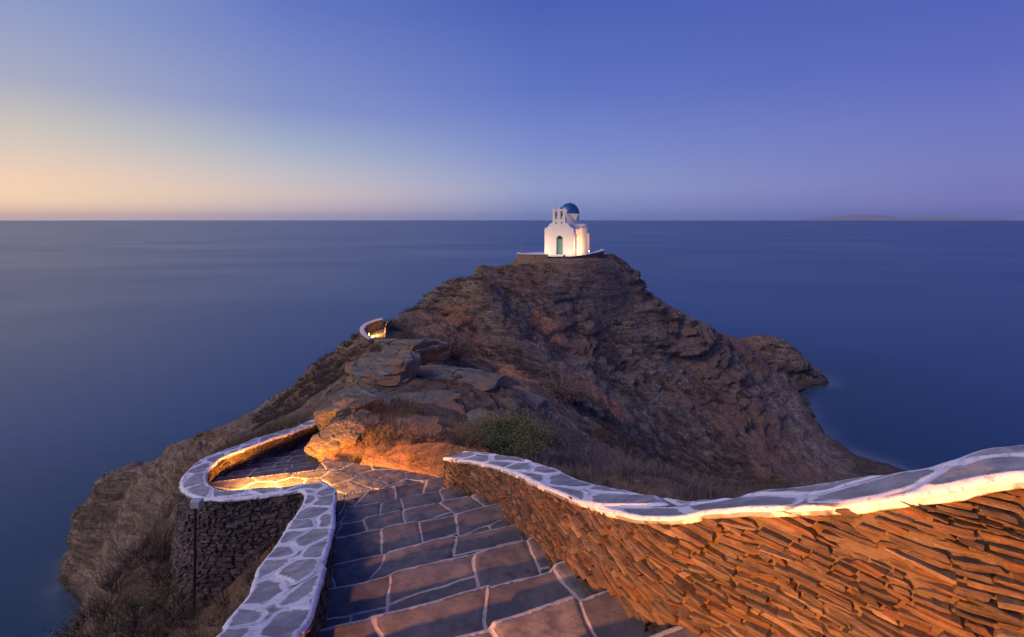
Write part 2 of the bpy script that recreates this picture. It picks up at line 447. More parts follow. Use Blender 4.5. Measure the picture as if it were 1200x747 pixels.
# stations of the left parapet: inner x, inner y, top z (below camera), outer x, outer y
LW = [(-.70,-2.2,.62,-1.12,-2.2),(-.82,-1.0,.85,-1.24,-1.0),(-.93,.2,1.17,-1.36,.2),(-1.02,1.4,1.62,-1.45,1.4),(-1.09,2.61,2.13,-1.535,2.61),
 (-1.15,2.98,2.26,-1.62,2.88),(-1.30,3.54,2.46,-1.75,3.38),(-1.51,4.22,2.71,-1.98,3.99),(-1.80,5.18,3.07,-2.25,4.97),(-2.14,6.2,3.43,-2.53,6.05),
 (-2.38,6.95,3.67,-2.74,6.77),(-2.55,7.25,3.755,-2.86,7.02),(-2.76,7.4,3.78,-2.97,7.15),(-3.03,7.36,3.79,-3.09,7.12),(-3.24,7.30,3.80,-3.30,7.09),
 (-3.70,7.28,3.82,-3.64,7.04),(-4.07,7.28,3.83,-4.12,7.03),(-4.37,7.42,3.85,-4.49,7.15),(-4.56,7.64,3.88,-4.80,7.43),(-4.74,7.97,3.93,-5.03,7.79),
 (-4.89,8.40,4.0,-5.21,8.32),(-4.97,8.88,4.1,-5.30,8.86),(-4.89,9.4,4.2,-5.19,9.46),(-4.87,10.24,4.4,-5.15,10.34),(-4.755,10.87,4.55,-5.01,11.04),
 (-4.64,11.62,4.7,-4.87,11.75),(-4.3,12.8,4.85,-4.55,13.0),(-3.8,14.2,5.05,-4.05,14.4)]
# right parapet: inner edge pixels with distance, then metres beside the camera
RWp = [(519,537,7.65),(546,540,7.1),(569,545,6.6),(589,550,6.0),(612,559,5.1),(639,570,4.45),(675,584,3.85),(711,597,3.42),(744,605,3.12),(777,606,2.9),
 (811,602.5,2.77),(860,597,2.62),(906,596,2.5),(972,594,2.33),(1025,587.6,2.2),(1071,581,2.1),(1124,574,2.0),(1200,558,1.9)]
RW = [((u-600)/F*d, d, (v-258)/F*d) for u, v, d in RWp] + [(2.25,1.6,.80),(2.6,1.2,.64),(2.85,.5,.42),(2.95,-.6,.1),(2.9,-2.2,-.35)]
OUT = [(519,536),(543,529),(576,530),(612,537),(652,549.6),(685,563),(731,574),(777.6,582.7),(797,586),(844,586.6),(899.5,576),(965.6,568),(1045,554.5),(1071,551),(1121,535),(1200,518)]
ou = np.array([p[0] for p in OUT]); ov = np.array([p[1] for p in OUT])
rs = []
RWa = np.array(RW)
for i, p in enumerate(RWa):
    a = RWa[max(i-1, 0)]; b_ = RWa[min(i+1, len(RWa)-1)]; t_ = (b_ - a)[:2]; t_ /= np.linalg.norm(t_)
    n_ = np.array([-t_[1], t_[0]]); w_ = .38
    xo, yo = p[:2] + n_*w_
    uo = 600 + F*xo/max(yo, .1)
    zo = p[2]
    if yo > 1.9 and uo < 1200: zo = np.clip((np.interp(uo, ou, ov) - 258)/F*yo, p[2]-.07, p[2]+.07)
    rs.append((p[0], p[1], p[2], xo, yo, zo))
LWs = [(a, b_, c_, d, e, c_) for a, b_, c_, d, e in LW]

lw_in = np.array([(p[0], p[1]) for p in LW[:10]])
def xl(y): return np.interp(y, lw_in[:, 1], lw_in[:, 0])
rr = RWa[::-1]
def xr(y): return np.interp(y, rr[:, 1], rr[:, 0])

# ---- one mesh of separately shaped flat stones laid on a wall face
def stones_on(base_pts, nrm2, ztop, zb, batter, seed, lmin, lmax, hmin, hmax, depth, ga, gb):
    rg = np.random.RandomState(seed)
    sc = np.concatenate([[0], np.cumsum(np.linalg.norm(np.diff(base_pts, axis=0), axis=1))]); L = sc[-1]
    St = []                                                     # s, z, half length, half height, random
    bigs = []
    nb = int(L*(np.mean(ztop - zb))*3.2)
    for _ in range(nb):
        s0 = rg.rand()*L; zt_ = np.interp(s0, sc, ztop); zb_ = np.interp(s0, sc, zb)
        z0 = zb_ + rg.rand()*(zt_ - zb_); hl = rg.uniform(.7, 1.3)*lmax*.5; hh = rg.uniform(.9, 1.35)*hmax*.5
        if any(abs(s0 - b[0]) < hl + b[2] and abs(z0 - b[1]) < hh + b[3] for b in bigs[-60:]) : continue
        bigs.append((s0, z0, hl, hh, rg.rand()))
    B = np.array(bigs) if bigs else np.zeros((0, 5))
    z = zb.min()
    while z < ztop.max():
        h = rg.uniform(hmin, hmax)*(.7 if rg.rand() < .4 else 1); s0 = -rg.rand()*lmax
        while s0 < L:
            l = rg.uniform(lmin, lmax)*(.6 + .8*rg.rand()); c_ = s0 + l/2; s0 += l
            if c_ < 0 or c_ > L: continue
            zc = z + h/2 + .9*hmax*float(fbm(np.array([c_*1.3]), np.array([z*2.0]), np.array([seed + .7]), 2)[0])
            if zc > np.interp(c_, sc, ztop) - h*.3 or zc < np.interp(c_, sc, zb): continue
            if len(B) and np.any((np.abs(B[:, 0] - c_) < B[:, 2]*.95) & (np.abs(B[:, 1] - zc) < B[:, 3]*.95)): continue
            St.append((c_, zc, l/2, h/2, rg.rand()))
        z += h
    St = np.array(St + bigs); N = len(St)
    a = np.linspace(-1, 1, ga)[None, None, :]; b_ = np.linspace(-1, 1, gb)[None, :, None]
    edge_a = np.abs(a); edge_b = np.abs(b_)
    r = rg.rand(N, 12)[:, :, None, None]
    hl = St[:, 2][:, None, None]; hh = St[:, 3][:, None, None]
    gap = .0018
    ax = np.sign(a)*edge_a**.8; bx = np.sign(b_)*edge_b**.8
    pinch = 1 - (.08 + .42*r[:, 0])*np.abs(a)**(3 + 5*r[:, 1])      # stones thin out towards their ends
    skew = (r[:, 2] - .5)*1.7
    dx = ax*(hl - gap) + skew*bx*hh + (r[:, 3]-.5)*.3*hl*(bx*.5)
    dz = bx*(hh - gap)*pinch + (r[:, 4] - .5)*.22*hl*ax + (r[:, 5] - .5)*.25*hh*(ax**2)
    X = St[:, 0][:, None, None] + dx; Z = St[:, 1][:, None, None] + dz
    rimk = np.maximum(edge_a, edge_b) + 0*X
    X = X + .0045*fbm(X*38, Z*60, St[:, 4][:, None, None]*50, 3); Z = Z + .0035*fbm(X*30 + 9, Z*60, St[:, 4][:, None, None]*50, 3)
    front = depth*(r[:, 6] - .25) + depth*.5*(r[:, 7] - .5)*bx + depth*.9*(r[:, 8] - .5)*ax
    front = front + depth*.22*fbm(X*16, Z*60, St[:, 4][:, None, None]*20 + seed, 4) - depth*.18*(np.maximum(edge_a**4, edge_b**4))
    back = -.045
    D = np.where(rimk > .999, back, front)
    bx_ = np.interp(X, sc, base_pts[:, 0]); by_ = np.interp(X, sc, base_pts[:, 1]); nx = np.interp(X, sc, nrm2[:, 0]); ny = np.interp(X, sc, nrm2[:, 1])
    zt_ = np.interp(X, sc, ztop); Z = np.minimum(Z, zt_ + .004)
    # outermost ring shares the outline of the ring inside it, so the sides go straight back
    def fix(A):
        A = A.copy(); A[:, 0, :] = A[:, 1, :]; A[:, -1, :] = A[:, -2, :]; A[:, :, 0] = A[:, :, 1]; A[:, :, -1] = A[:, :, -2]; return A
    Xf, Zf = fix(X), fix(Z); bx_ = np.interp(Xf, sc, base_pts[:, 0]); by_ = np.interp(Xf, sc, base_pts[:, 1])
    off_ = D + batter*(zt_ - Zf)
    V = np.stack([bx_ + nx*off_, by_ + ny*off_, Zf], -1)
    per = ga*gb; q = grid_quads(gb, ga); Q = (q[None] + (np.arange(N)*per)[:, None, None]).reshape(-1, 4)
    cell = St[:, 4][:, None, None] + 0*X
    return V.reshape(-1, 3), Q, cell.ravel(), Xf.ravel() + (St[:, 4][:, None, None]*3 + 0*X).ravel(), Zf.ravel()

# ---- parapet builder
def build_parapet(name, stations, floor_fn, outer_base, seed, mat_in, mat_out, ds_c, ds_m, cell_in, cell_out, label, depth_in, depth_out, coping_cell=(.55, .34), lip=.022, thick=.028, group=None, flip=False):
    root = empty(name, (stations[0][0], stations[0][1], H - stations[0][2]))
    tag(root, label, 'parapet', group)
    inv = Matrix.Translation(-Vector(root.location))
    off = np.array(root.location)
    # coping: rows across the width and down both edges
    P, s = smooth_poly(stations, ds_c)
    inn = P[:, [0, 1]]; out = P[:, [3, 4]]; zi = H - P[:, 2]; zo = H - P[:, 5]
    nw = int(.42/ds_c); tt = np.linspace(0, 1, nw)
    wid = np.linalg.norm(out - inn, axis=1); wdir = (out - inn)/wid[:, None]
    sc = np.cumsum(np.concatenate([[0], np.maximum(np.linalg.norm(np.diff(inn, axis=0), axis=1), np.linalg.norm(np.diff(out, axis=0), axis=1))]))
    SS = np.repeat(sc[:, None], nw, 1)
    WW = tt[None, :]*wid[:, None]
    wx = SS + .07*fbm(SS*2.1, WW*2.1, seed + .5, 3); wy = WW + .07*fbm(SS*2.1 + 40, WW*2.1, seed + .5, 3)
    r1, r2, e, ox, oy = voronoi(wx, wy + .08, coping_cell[0], coping_cell[1], .95, seed, True, .020)
    rim = np.minimum(WW, wid[:, None] - WW)
    X = inn[:, 0][:, None] + wdir[:, 0][:, None]*WW; Y = inn[:, 1][:, None] + wdir[:, 1][:, None]*WW
    lum = zi[:, None] + (zo - zi)[:, None]*tt[None, :]
    ek = np.clip(e/.035, 0, 1); ek = ek*ek*(3-2*ek)
    Z = lum + .005*ek + (r1 - .5)*.014*ek + (r2-.5)*.012*np.clip(ox, -.2, .2)/.2*ek + .006*fbm(X*9, Y*9, 2.0, 3) + .014*fbm(X*1.7, Y*1.7, 4.0, 2) - .02*np.clip(1 - rim/.025, 0, 1)**2
    # edge wobble so the two arrises are hand laid
    wob = .016*fbm(sc*3.3, seed + 3.1, 0.5, 4); wob2 = .018*fbm(sc*3.1, seed + 8.1, 1.5, 4)
    k = (1 - tt)[None, :]
    X += wdir[:, 0][:, None]*(wob[:, None]*k + wob2[:, None]*(1-k)); Y += wdir[:, 1][:, None]*(wob[:, None]*k + wob2[:, None]*(1-k))
    n = len(sc); nd = 5
    def side(col, sgn, rv, ed):
        xs = []; ys = []; zs = []; es = []
        for q in range(1, nd):
            f = q/(nd-1.0)
            bul = .006*math.sin(f*math.pi)
            ec = np.minimum(e[:, min(max(col, -3), 2) if col == 0 else -3], .05)
            j = .008*fbm(sc*11, q*2.8 + seed, sgn + 2.0, 3) + .006*fbm(sc*40, q*1.8, sgn + 5.0, 2) + (r1[:, col] - .5)*.022*np.clip(ec/.03, 0, 1) - .012*np.clip(1 - ec/.016, 0, 1)
            xs.append(X[:, col] + sgn*wdir[:, 0]*(bul + j)); ys.append(Y[:, col] + sgn*wdir[:, 1]*(bul + j))
            zs.append(Z[:, col] - f*thick*(1 + .35*fbm(sc*2.5, seed + 1.7, sgn, 3)))
            es.append(np.full(n, 0.0))
        # underside back to the wall
        xs.append(xs[-1] - sgn*wdir[:, 0]*(lip + .03)); ys.append(ys[-1] - sgn*wdir[:, 1]*(lip + .03)); zs.append(zs[-1] + .004); es.append(np.zeros(n))
        return np.array(xs).T, np.array(ys).T, np.array(zs).T
    ix, iy, iz = side(0, -1, None, None); oxx, oyy, ozz = side(-1, 1, None, None)
    VX = np.concatenate([ix[:, ::-1], X, oxx], 1); VY = np.concatenate([iy[:, ::-1], Y, oyy], 1); VZ = np.concatenate([iz[:, ::-1], Z, ozz], 1)
    pad = np.zeros((n, nd)); E = np.concatenate([pad + e[:, 3:4], e, pad + e[:, -4:-3]], 1); C = np.concatenate([r1[:, :1] + pad, r1, r1[:, -1:] + pad], 1)
    sd_ = lambda o: np.clip(.068 + .055*fbm(np.repeat(sc[:, None], nd, 1)*3.1, np.arange(nd)[None, :]*.5 + o, seed + .4, 3), 0, .2)
    R = np.concatenate([sd_(1.), rim, sd_(7.)], 1)
    V = np.stack([VX, VY, VZ], -1).reshape(-1, 3) - off
    nc = VX.shape[1]
    Q = grid_quads(n, nc, 0, not flip)
    caps = []
    for r_ in (0, n-1):
        ids = list(range(r_*nc, (r_+1)*nc))
        caps += [(ids[0], ids[i], ids[i+1]) for i in range(1, nc-1)]
    me = np_mesh('coping', V, Q, True, {'edge': E, 'cell': C, 'rim': R}, tris=caps)
    link('coping', me, M['coping'], root)
    # masonry faces
    P, s = smooth_poly(stations, ds_m)
    inn = P[:, [0, 1]]; out = P[:, [3, 4]]; zi = H - P[:, 2]; zo = H - P[:, 5]
    wid = np.linalg.norm(out - inn, axis=1); wdir = (out - inn)/wid[:, None]
    for which, base_pts, ztop, sgn, depth, cell, mat, batter in (
            ('inner', inn + wdir*lip, zi - thick + .01, -1, depth_in, cell_in, mat_in, .05),
            ('outer', out - wdir*lip, zo - thick + .01, 1, depth_out, cell_out, mat_out, .12)):
        sc = np.cumsum(np.concatenate([[0], np.linalg.norm(np.diff(base_pts, axis=0), axis=1)]))
        if which == 'inner': zb = H - np.array([floor_fn(x, y) for x, y in inn]) - .12
        else: zb = np.array([outer_base(x, y) for x, y in out])
        zb = np.minimum(zb, ztop - .15)
        # mortar and rubble core behind the stones
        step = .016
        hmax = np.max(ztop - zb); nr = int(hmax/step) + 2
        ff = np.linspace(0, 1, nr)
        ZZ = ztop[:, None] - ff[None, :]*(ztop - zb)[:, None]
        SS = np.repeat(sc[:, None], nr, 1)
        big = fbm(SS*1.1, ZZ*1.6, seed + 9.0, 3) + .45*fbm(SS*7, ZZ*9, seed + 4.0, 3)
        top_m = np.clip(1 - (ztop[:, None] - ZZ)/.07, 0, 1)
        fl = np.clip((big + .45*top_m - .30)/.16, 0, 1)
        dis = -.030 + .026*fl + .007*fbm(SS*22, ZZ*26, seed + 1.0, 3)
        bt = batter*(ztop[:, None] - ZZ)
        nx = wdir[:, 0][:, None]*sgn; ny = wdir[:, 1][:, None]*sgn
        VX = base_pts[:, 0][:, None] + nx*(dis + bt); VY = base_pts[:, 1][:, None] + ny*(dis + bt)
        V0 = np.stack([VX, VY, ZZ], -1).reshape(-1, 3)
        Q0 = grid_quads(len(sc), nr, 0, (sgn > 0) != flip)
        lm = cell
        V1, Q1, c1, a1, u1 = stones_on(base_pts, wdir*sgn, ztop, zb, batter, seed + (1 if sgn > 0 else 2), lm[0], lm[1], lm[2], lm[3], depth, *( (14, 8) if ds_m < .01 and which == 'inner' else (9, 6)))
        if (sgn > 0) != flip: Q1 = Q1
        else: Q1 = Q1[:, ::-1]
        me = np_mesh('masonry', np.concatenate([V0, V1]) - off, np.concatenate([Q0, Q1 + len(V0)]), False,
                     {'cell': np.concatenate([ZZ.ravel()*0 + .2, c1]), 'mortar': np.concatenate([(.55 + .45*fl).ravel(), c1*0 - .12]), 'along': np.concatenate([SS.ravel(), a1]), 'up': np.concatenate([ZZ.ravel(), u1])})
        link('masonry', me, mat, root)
    # end caps in stone
    for idx in (0, -1):
        a = Vector((*(inn[idx] + wdir[idx]*(lip+.0)), zi[idx] - thick + .01)); b_ = Vector((*(out[idx] - wdir[idx]*lip), zo[idx] - thick + .01))
        nrm = Vector(((inn[idx] - inn[1 if idx == 0 else -2])[0], (inn[idx] - inn[1 if idx == 0 else -2])[1], 0)).normalized()
        hh = 1.0; nr = int(hh/.02); ncx = int((b_-a).length/.02) + 2
        U = np.linspace(0, 1, ncx)[None, :] + np.zeros((nr, 1)); ZZ = -np.linspace(0, hh, nr)[:, None] + np.zeros((1, ncx))
        r1, r2, e, ox, oy = voronoi(U*.4 + 3, ZZ, .14, .04, .9, seed + 33)
        dis = ((r1-.3)*.04*np.clip(e/.01, 0, 1) - .03*np.clip(1 - e/.016, 0, 1)) + .02
        V = np.stack([a.x + (b_.x-a.x)*U + nrm.x*dis, a.y + (b_.y-a.y)*U + nrm.y*dis, a.z + (b_.z-a.z)*U + ZZ], -1).reshape(-1, 3) - off
        me = np_mesh('end_face', V, grid_quads(nr, ncx), False, {'cell': r1, 'mortar': e*0, 'along': U, 'up': ZZ})
        link('end_face', me, mat_in, root)
    return root

# floor of the whole path (drop below camera) for wall bases and for sinking the terrain
S2Y = [8.36, 8.82, 9.3, 9.8, 10.3, 10.9, 11.6, 12.4, 13.3]         # nosings of the lower flight
def floor2(y, x=-4.1):
    k = sum(1 for q in S2Y if y + .27*0 > q + (x + 4.1)*.27)
    return 4.20 + .135*k
def floor_at(x, y):
    if y > 7.15 and x < -2.3: return float(floor2(y, x)) if y > 8.2 else 4.19
    return float(fz(TA*y + TB*x))

exec_later = []
# ------------------------------------------------------------------ terrain
PB = [-.70, -1.55, -.62, -.62]
CP = [ # u, v, d   control points of the headland
 # silhouette and body of the main hill
 (607,303,74),(655,298,73),(705,297,76),(735,305,79),(752,330,80),(762,348,80),(790,362,80),(820,380,82),(850,399,84),
 (580,313,70),(550,325,65),(525,338,59),(500,350,54),(478,362,47),(455,374,41),(437,389,38),(425,393,38),(400,408,41),(370,432,40),(330,462,40),(300,482,40),
 (655,330,66),(620,350,60),(700,350,70),(650,400,55),(700,400,60),(600,370,55),(560,380,48),(740,400,66),(580,321,62),(583,322,67),(598,314,71),(572,328,72),(300,490,36),(285,499,38),(320,474,38),(350,452,38),(550,334,57),(525,347,52),(608,312,66),(500,358,49),(565,330,50),(800,430,68),(760,450,58),
 (540,400,42),(500,395,40),(560,430,36),(600,430,39),(640,445,36),(690,450,44),(740,490,44),(800,490,52),(850,470,62),(880,500,60),(850,530,48),
 (900,540,52),(950,545,57),(990,560,56),(1030,556,60),(1000,535,64),(970,512,70),(930,490,73),
 (870,400,92),(895,398,95),(930,410,95),(950,432,94),(905,470,72),(945,484,77),(942,462,86),(880,440,80),(915,441,88),(936,446,92),(895,424,92.5),(925,420,94),
 (800,560,36),(860,575,34),(760,540,34),(920,580,40),(980,590,40),
 # knoll with slate ledges
 (452,392,32),(460,410,26),(450,440,19),(500,430,22),(540,440,21),(580,455,20),(610,470,19),(640,497,19),(430,470,13.5),(470,465,15),(520,470,15.5),(570,480,15.5),
 (420,495,10.6),(390,492,10.4),(450,510,9.9),(500,510,10.2),(540,515,10.8),(600,520,12),(650,520,15),(700,540,16),(745,563,18),(700,520,24),(660,480,28),(615,450,30),
 (560,545,8.6),(620,560,8.4),(680,590,7.0),(740,610,6.2),(800,640,5.6),(900,700,5.0),(1000,740,4.6),(1200,747,4.4),
 (640,545,11),(720,575,12),(800,600,13),(900,640,12),(1050,700,10),(1200,700,12),(1200,640,22),(1080,600,36),
 # bank above the landing
 (400,547,8.95),(450,549,8.75),(480,552,8.65),(500,557,8.5),(372,530,9.3),(375,505,10.6),(366,500,12.2),(372,492,14),
 # left: rough ground, cliff promontory
 (400,430,30),(385,455,26),(350,480,24),(330,500,20),(300,505,26),(390,470,20),(300,490,33),(270,500,38),(240,509,41),(200,518,43),(150,540,44),(110,560,43.5),(98,578,43),(88,592,42.7),(230,524,29),(270,508,29),(255,515,34),(150,580,42.5),
 (240,540,25),(200,560,27),(205,600,21),(140,585,38),(100,610,42),(84,625,42.3),(110,650,41.2),(150,625,39.5),(100,690,40.5),(84,688,41.5),(110,690,40),(130,660,39),(130,700,17),(150,668,18.5),(180,628,20),(1040,551,60),
 (250,540,14),(330,505,14.5),(215,590,11),(215,640,8.4),(245,672,7.7),(290,655,7.2),(330,625,7.2),(200,700,10),(250,738,6.3),(290,747,5),(180,660,14),(150,700,15),(120,735,16.5),(150,747,12),(100,747,17.5),
]
pts = [px(*p) for p in CP]
pts += [ # metres: x, y, z for places hidden from the camera and the sea bed around the headland
 (-8,-2,24),(-4,0,26.3),(-2.2,0,27.6),(-2.2,3,26.4),(-3,5,25.2),(-5.6,8,25.0),(-5.9,10,24.3),(-5.5,12,24.0),(-9,4,20),(-16,0,14),(-30,-5,2),(-22,8,4),(-22,15,2),(-30,14,2),(-25,24,-4),(-18,26,7),(-20,22,6),(-22,29,4),(-34.3,38.5,-5),(-37.6,42,-5),(-41,45,-5),(-38,48,-4),(-33,35.5,-5),(-29,33,-4),(-27,29,-4),(-40,48,-6),(-28,20,-3),(-40,10,-6),(-50,30,-8),(-44,44,-5),
 (-42,50,-5),(-30,52,-4),(-24,60,-5),(-20,52,3),(-20,75,-6),(-10,85,-6),(-8,65,9),(0,72,20),(-5,76,8),(5,90,8),(2,100,-4),(14,82,23),(18,92,14),(15,110,-5),(30,100,2),(32,115,-6),
 (62,108,-5),(45,108,-3),(64,94,-5),(56,84,-5),(54,74,-5),(52,66,-4),(54,55,-5),(44,48,-1),(40,36,-2),(40,24,0),(55,35,-6),(30,12,6),(45,10,-4),(60,0,-8),(16,6,15),(10,2,21),(6,1,25.3),(4,-1,27.6),(12,-6,24),(3.6,2.6,26.9),(2.2,4.2,26.4),(1.3,6,25.9),
 (70,60,-10),(80,100,-10),(-60,5,-10),(-60,60,-10),(0,125,-10),(40,130,-10),(-30,100,-10),(28,-10,12),(-10,-12,22),(0,-8,29),
]
pts = np.array(pts)
def warp(x, y):
    r = np.sqrt(x*x + y*y); l = np.log(r + 3.0)
    th = np.arctan2(x, y)
    return th*1.1, l*1.0
def tps_fit(P):
    a, b_ = warp(P[:, 0], P[:, 1]); n = len(P)
    r2 = (a[:, None]-a[None])**2 + (b_[:, None]-b_[None])**2
    K = .5*r2*np.log(r2 + 1e-9); K[np.diag_indices(n)] = 2e-4
    A = np.zeros((n+3, n+3)); A[:n, :n] = K; A[:n, n] = 1; A[:n, n+1] = a; A[:n, n+2] = b_
    A[n, :n] = 1; A[n+1, :n] = a; A[n+2, :n] = b_
    return a, b_, np.linalg.solve(A, np.concatenate([P[:, 2], [0, 0, 0]]))
ca, cb, cw = tps_fit(pts)
def tps(x, y):
    sh = x.shape; a, b_ = warp(x.ravel(), y.ravel()); out = np.empty(a.shape)
    for i in range(0, len(a), 40000):
        aa = a[i:i+40000]; bb = b_[i:i+40000]
        r2 = (aa[:, None]-ca[None])**2 + (bb[:, None]-cb[None])**2
        out[i:i+40000] = (.5*r2*np.log(r2 + 1e-9)) @ cw[:-3] + cw[-3] + cw[-2]*aa + cw[-1]*bb
    return out.reshape(sh)

def seg_dist(x, y, A, B):
    """signed info: distance of points to polyline given as stations"""
    best = np.full(x.shape, 1e9)
    for (x0, y0), (x1, y1) in zip(A, B):
        dx, dy = x1-x0, y1-y0; L = dx*dx + dy*dy + 1e-9
        t_ = np.clip(((x-x0)*dx + (y-y0)*dy)/L, 0, 1)
        best = np.minimum(best, np.hypot(x - x0 - t_*dx, y - y0 - t_*dy))
    return best
# footprint of the path: polygon between the parapets
foot = [(p[3]+.1, p[4]) for p in LW] + [(-3.0,14.4),(-3.1,12.0),(-3.35,10.4),(-3.45,9.1),(-3.1,8.85),(-2.3,8.68),(-1.8,8.52),(-1.25,8.3),(-.75,7.95)] + [(r_[3]-.1*0, r_[4]) for r_ in rs]
foot = np.array(foot)
def inside(x, y, poly):
    c_ = np.zeros(x.shape, bool); n = len(poly)
    for i in range(n):
        x0, y0 = poly[i]; x1, y1 = poly[(i+1) % n]
        if y0 == y1: continue
        m = ((y0 > y) != (y1 > y)) & (x < (x1-x0)*(y-y0)/(y1-y0) + x0)
        c_ ^= m
    return c_
def path_floor_np(x, y):
    T = TA*y + TB*x
    z = H - fz(T)
    low = H - (4.19 + .135*np.clip((y - 8.2)/.52, 0, 12))
    return np.where((y > 8.2) & (x < -2.6), low, z)

NTH, NR = 1600, 1400
th = np.linspace(math.radians(-76), math.radians(76), NTH)
th = np.sign(th)*np.abs(th/th.max())**1.0*th.max()
rr_ = np.exp(np.linspace(math.log(1.0), math.log(150), NR))
R_, TH_ = np.meshgrid(rr_, th, indexing='ij')
GX = R_*np.sin(TH_); GY = R_*np.cos(TH_)
GZ = tps(GX[::4, ::4], GY[::4, ::4])
# bilinear upsample of the smooth base
def upsample(A, nr, nc):
    r = np.linspace(0, A.shape[0]-1, nr) if False else np.arange(nr)/4.0; c_ = np.arange(nc)/4.0
    r = np.minimum(r, A.shape[0]-1.001); c_ = np.minimum(c_, A.shape[1]-1.001)
    i = r.astype(int); j = c_.astype(int); fr = (r-i)[:, None]; fc = (c_-j)[None]
    return (A[i][:, j]*(1-fr)*(1-fc) + A[i+1][:, j]*fr*(1-fc) + A[i][:, j+1]*(1-fr)*fc + A[i+1][:, j+1]*fr*fc)
GZ = upsample(GZ, NR, NTH)
# slope of the base
dzr = np.gradient(GZ, axis=0)/np.gradient(R_, axis=0); dzt = np.gradient(GZ, axis=1)/(R_*np.gradient(TH_, axis=1))
gx = dzr*np.sin(TH_) + dzt*np.cos(TH_); gy = dzr*np.cos(TH_) - dzt*np.sin(TH_)
slope = np.hypot(gx, gy)
far = np.clip((R_ - 6)/22, 0, 1)
# distance to path things
dpath = np.where(R_ < 22, 0.0, 9.0)
m_near = R_ < 20
edge_d = np.full(R_.shape, 9.0)
fa = [tuple(p) for p in foot]; fb = fa[1:] + fa[:1]
edge_d[m_near] = seg_dist(GX[m_near], GY[m_near], fa, fb)
ins = np.zeros(R_.shape, bool); ins[m_near] = inside(GX[m_near], GY[m_near], foot)
calm = np.clip(edge_d/1.6, 0, 1); calm = np.where(ins, 0, calm)
# church terrace and far path bay keep the ground calm as well
CH = Vector(px(655, 298, 75))
dch = np.hypot(GX - CH.x, GY - CH.y)
calm = calm*np.clip((dch - 5)/6, .06, 1)
BAY = Vector(px(440, 390, 36.5)); dbay = np.hypot(GX - BAY.x, GY - BAY.y)
calm = calm*np.clip((dbay - 1.6)/2.5, .05, 1)
# fractal relief
n_big = fbm(GX/9, GY/9, GZ/7, 4)
n_mid = fbm(GX/2.2, GY/2.2, GZ/2.0 + 7, 4)
n_small = fbm(GX/.9, GY/.9, GZ/.9, 4)
GZ1 = GZ + calm*(far*(.75*n_big + .34*n_mid + .22*n_small) + .08*fbm(GX/.5, GY/.5, 3.3, 4))
# strata: tilted beds weather out as ledges
sl = np.clip((slope - .25)/.55, 0, 1)
def beds(X, Y, Z):
    s = Z + .10*X - .12*Y*.5 + .9*fbm(X/12, Y/12, Z/12, 3)
    def lay(q, k, o):
        q = q + .35*fbm(X/k*.8, Y/k*.8, o + .5, 2)
        i = np.floor(q); f = np.clip((q - i - .78)/.22, 0, 1); f = f*f*(3-2*f)
        return vnoise(X/k, Y/k, i*7.31 + o)*(1-f) + vnoise(X/k, Y/k, (i+1)*7.31 + o)*f
    w1 = lay(s/1.15, 6.5, .3)*.8 + lay(s/.62, 3.0, 5.3)*.4; w2 = lay(s/.34, 2.0, 9.3)
    return w1, w2, s
w1, w2, sco = beds(GX, GY, GZ1)
led = np.tanh(w1*2.6)*.75 + np.tanh(w2*2.5)*.34
ug = np.maximum(slope, .05)
amp = calm*far*(.30 + 1.0*sl)*np.clip(.5 + 1.2*fbm(GX/14, GY/14, 2.2, 2), .25, 1.2)
amp = amp*np.clip(R_/60, .4, 1)*.85
DX = -gx/ug*led*amp; DY = -gy/ug*led*amp
# slate knoll in front: stronger bedding close by
KN = Vector(px(510, 445, 18)); kd = np.sqrt(((GX-KN.x)/4.6)**2 + ((GY-KN.y)/8.0)**2)
knoll = np.clip(1.25 - kd, 0, 1)
s_k = GZ1 + .18*GX + .05*GY
bk = np.tanh(fbm(GX/2.6, GY/2.6, s_k/.16, 3)*4)
knoll_c = knoll*calm
GZ1 = GZ1 + knoll_c*(.22*bk + .25*n_mid)
DY = DY - knoll_c*.28*np.tanh(fbm(GX/2.0, GY/3.0, s_k/.22, 3)*3.5)
PX_, PY_ = GX + DX, GY + DY
PZ_ = GZ1.copy()
# cliffs towards the sea get blocky joints
blk = fbm(PX_/3.4, PY_/3.4, PZ_/1.4, 3)
PZ_ += far*calm*sl*.5*np.round(blk*4)/4
# sink under the path, meet the parapets
pf = path_floor_np(GX, GY)
PZ_ = np.where(ins, np.minimum(PZ_, pf - .28), PZ_)
bank = (~ins) & (GY > 7.6) & (GY < 9.2) & (GX > -3.4) & (edge_d < .8)          # bank on the hill side of the landing
PZ_ = np.where(bank, np.maximum(PZ_, pf + .02 + edge_d*.25), PZ_)
# outside of the parapets the ground stays below the copings
near_out = (~ins) & (~bank) & (edge_d < 1.2) & (GY < 7.6)
PZ_ = np.where(near_out, np.minimum(PZ_, pf - .15 - edge_d*.3), PZ_)
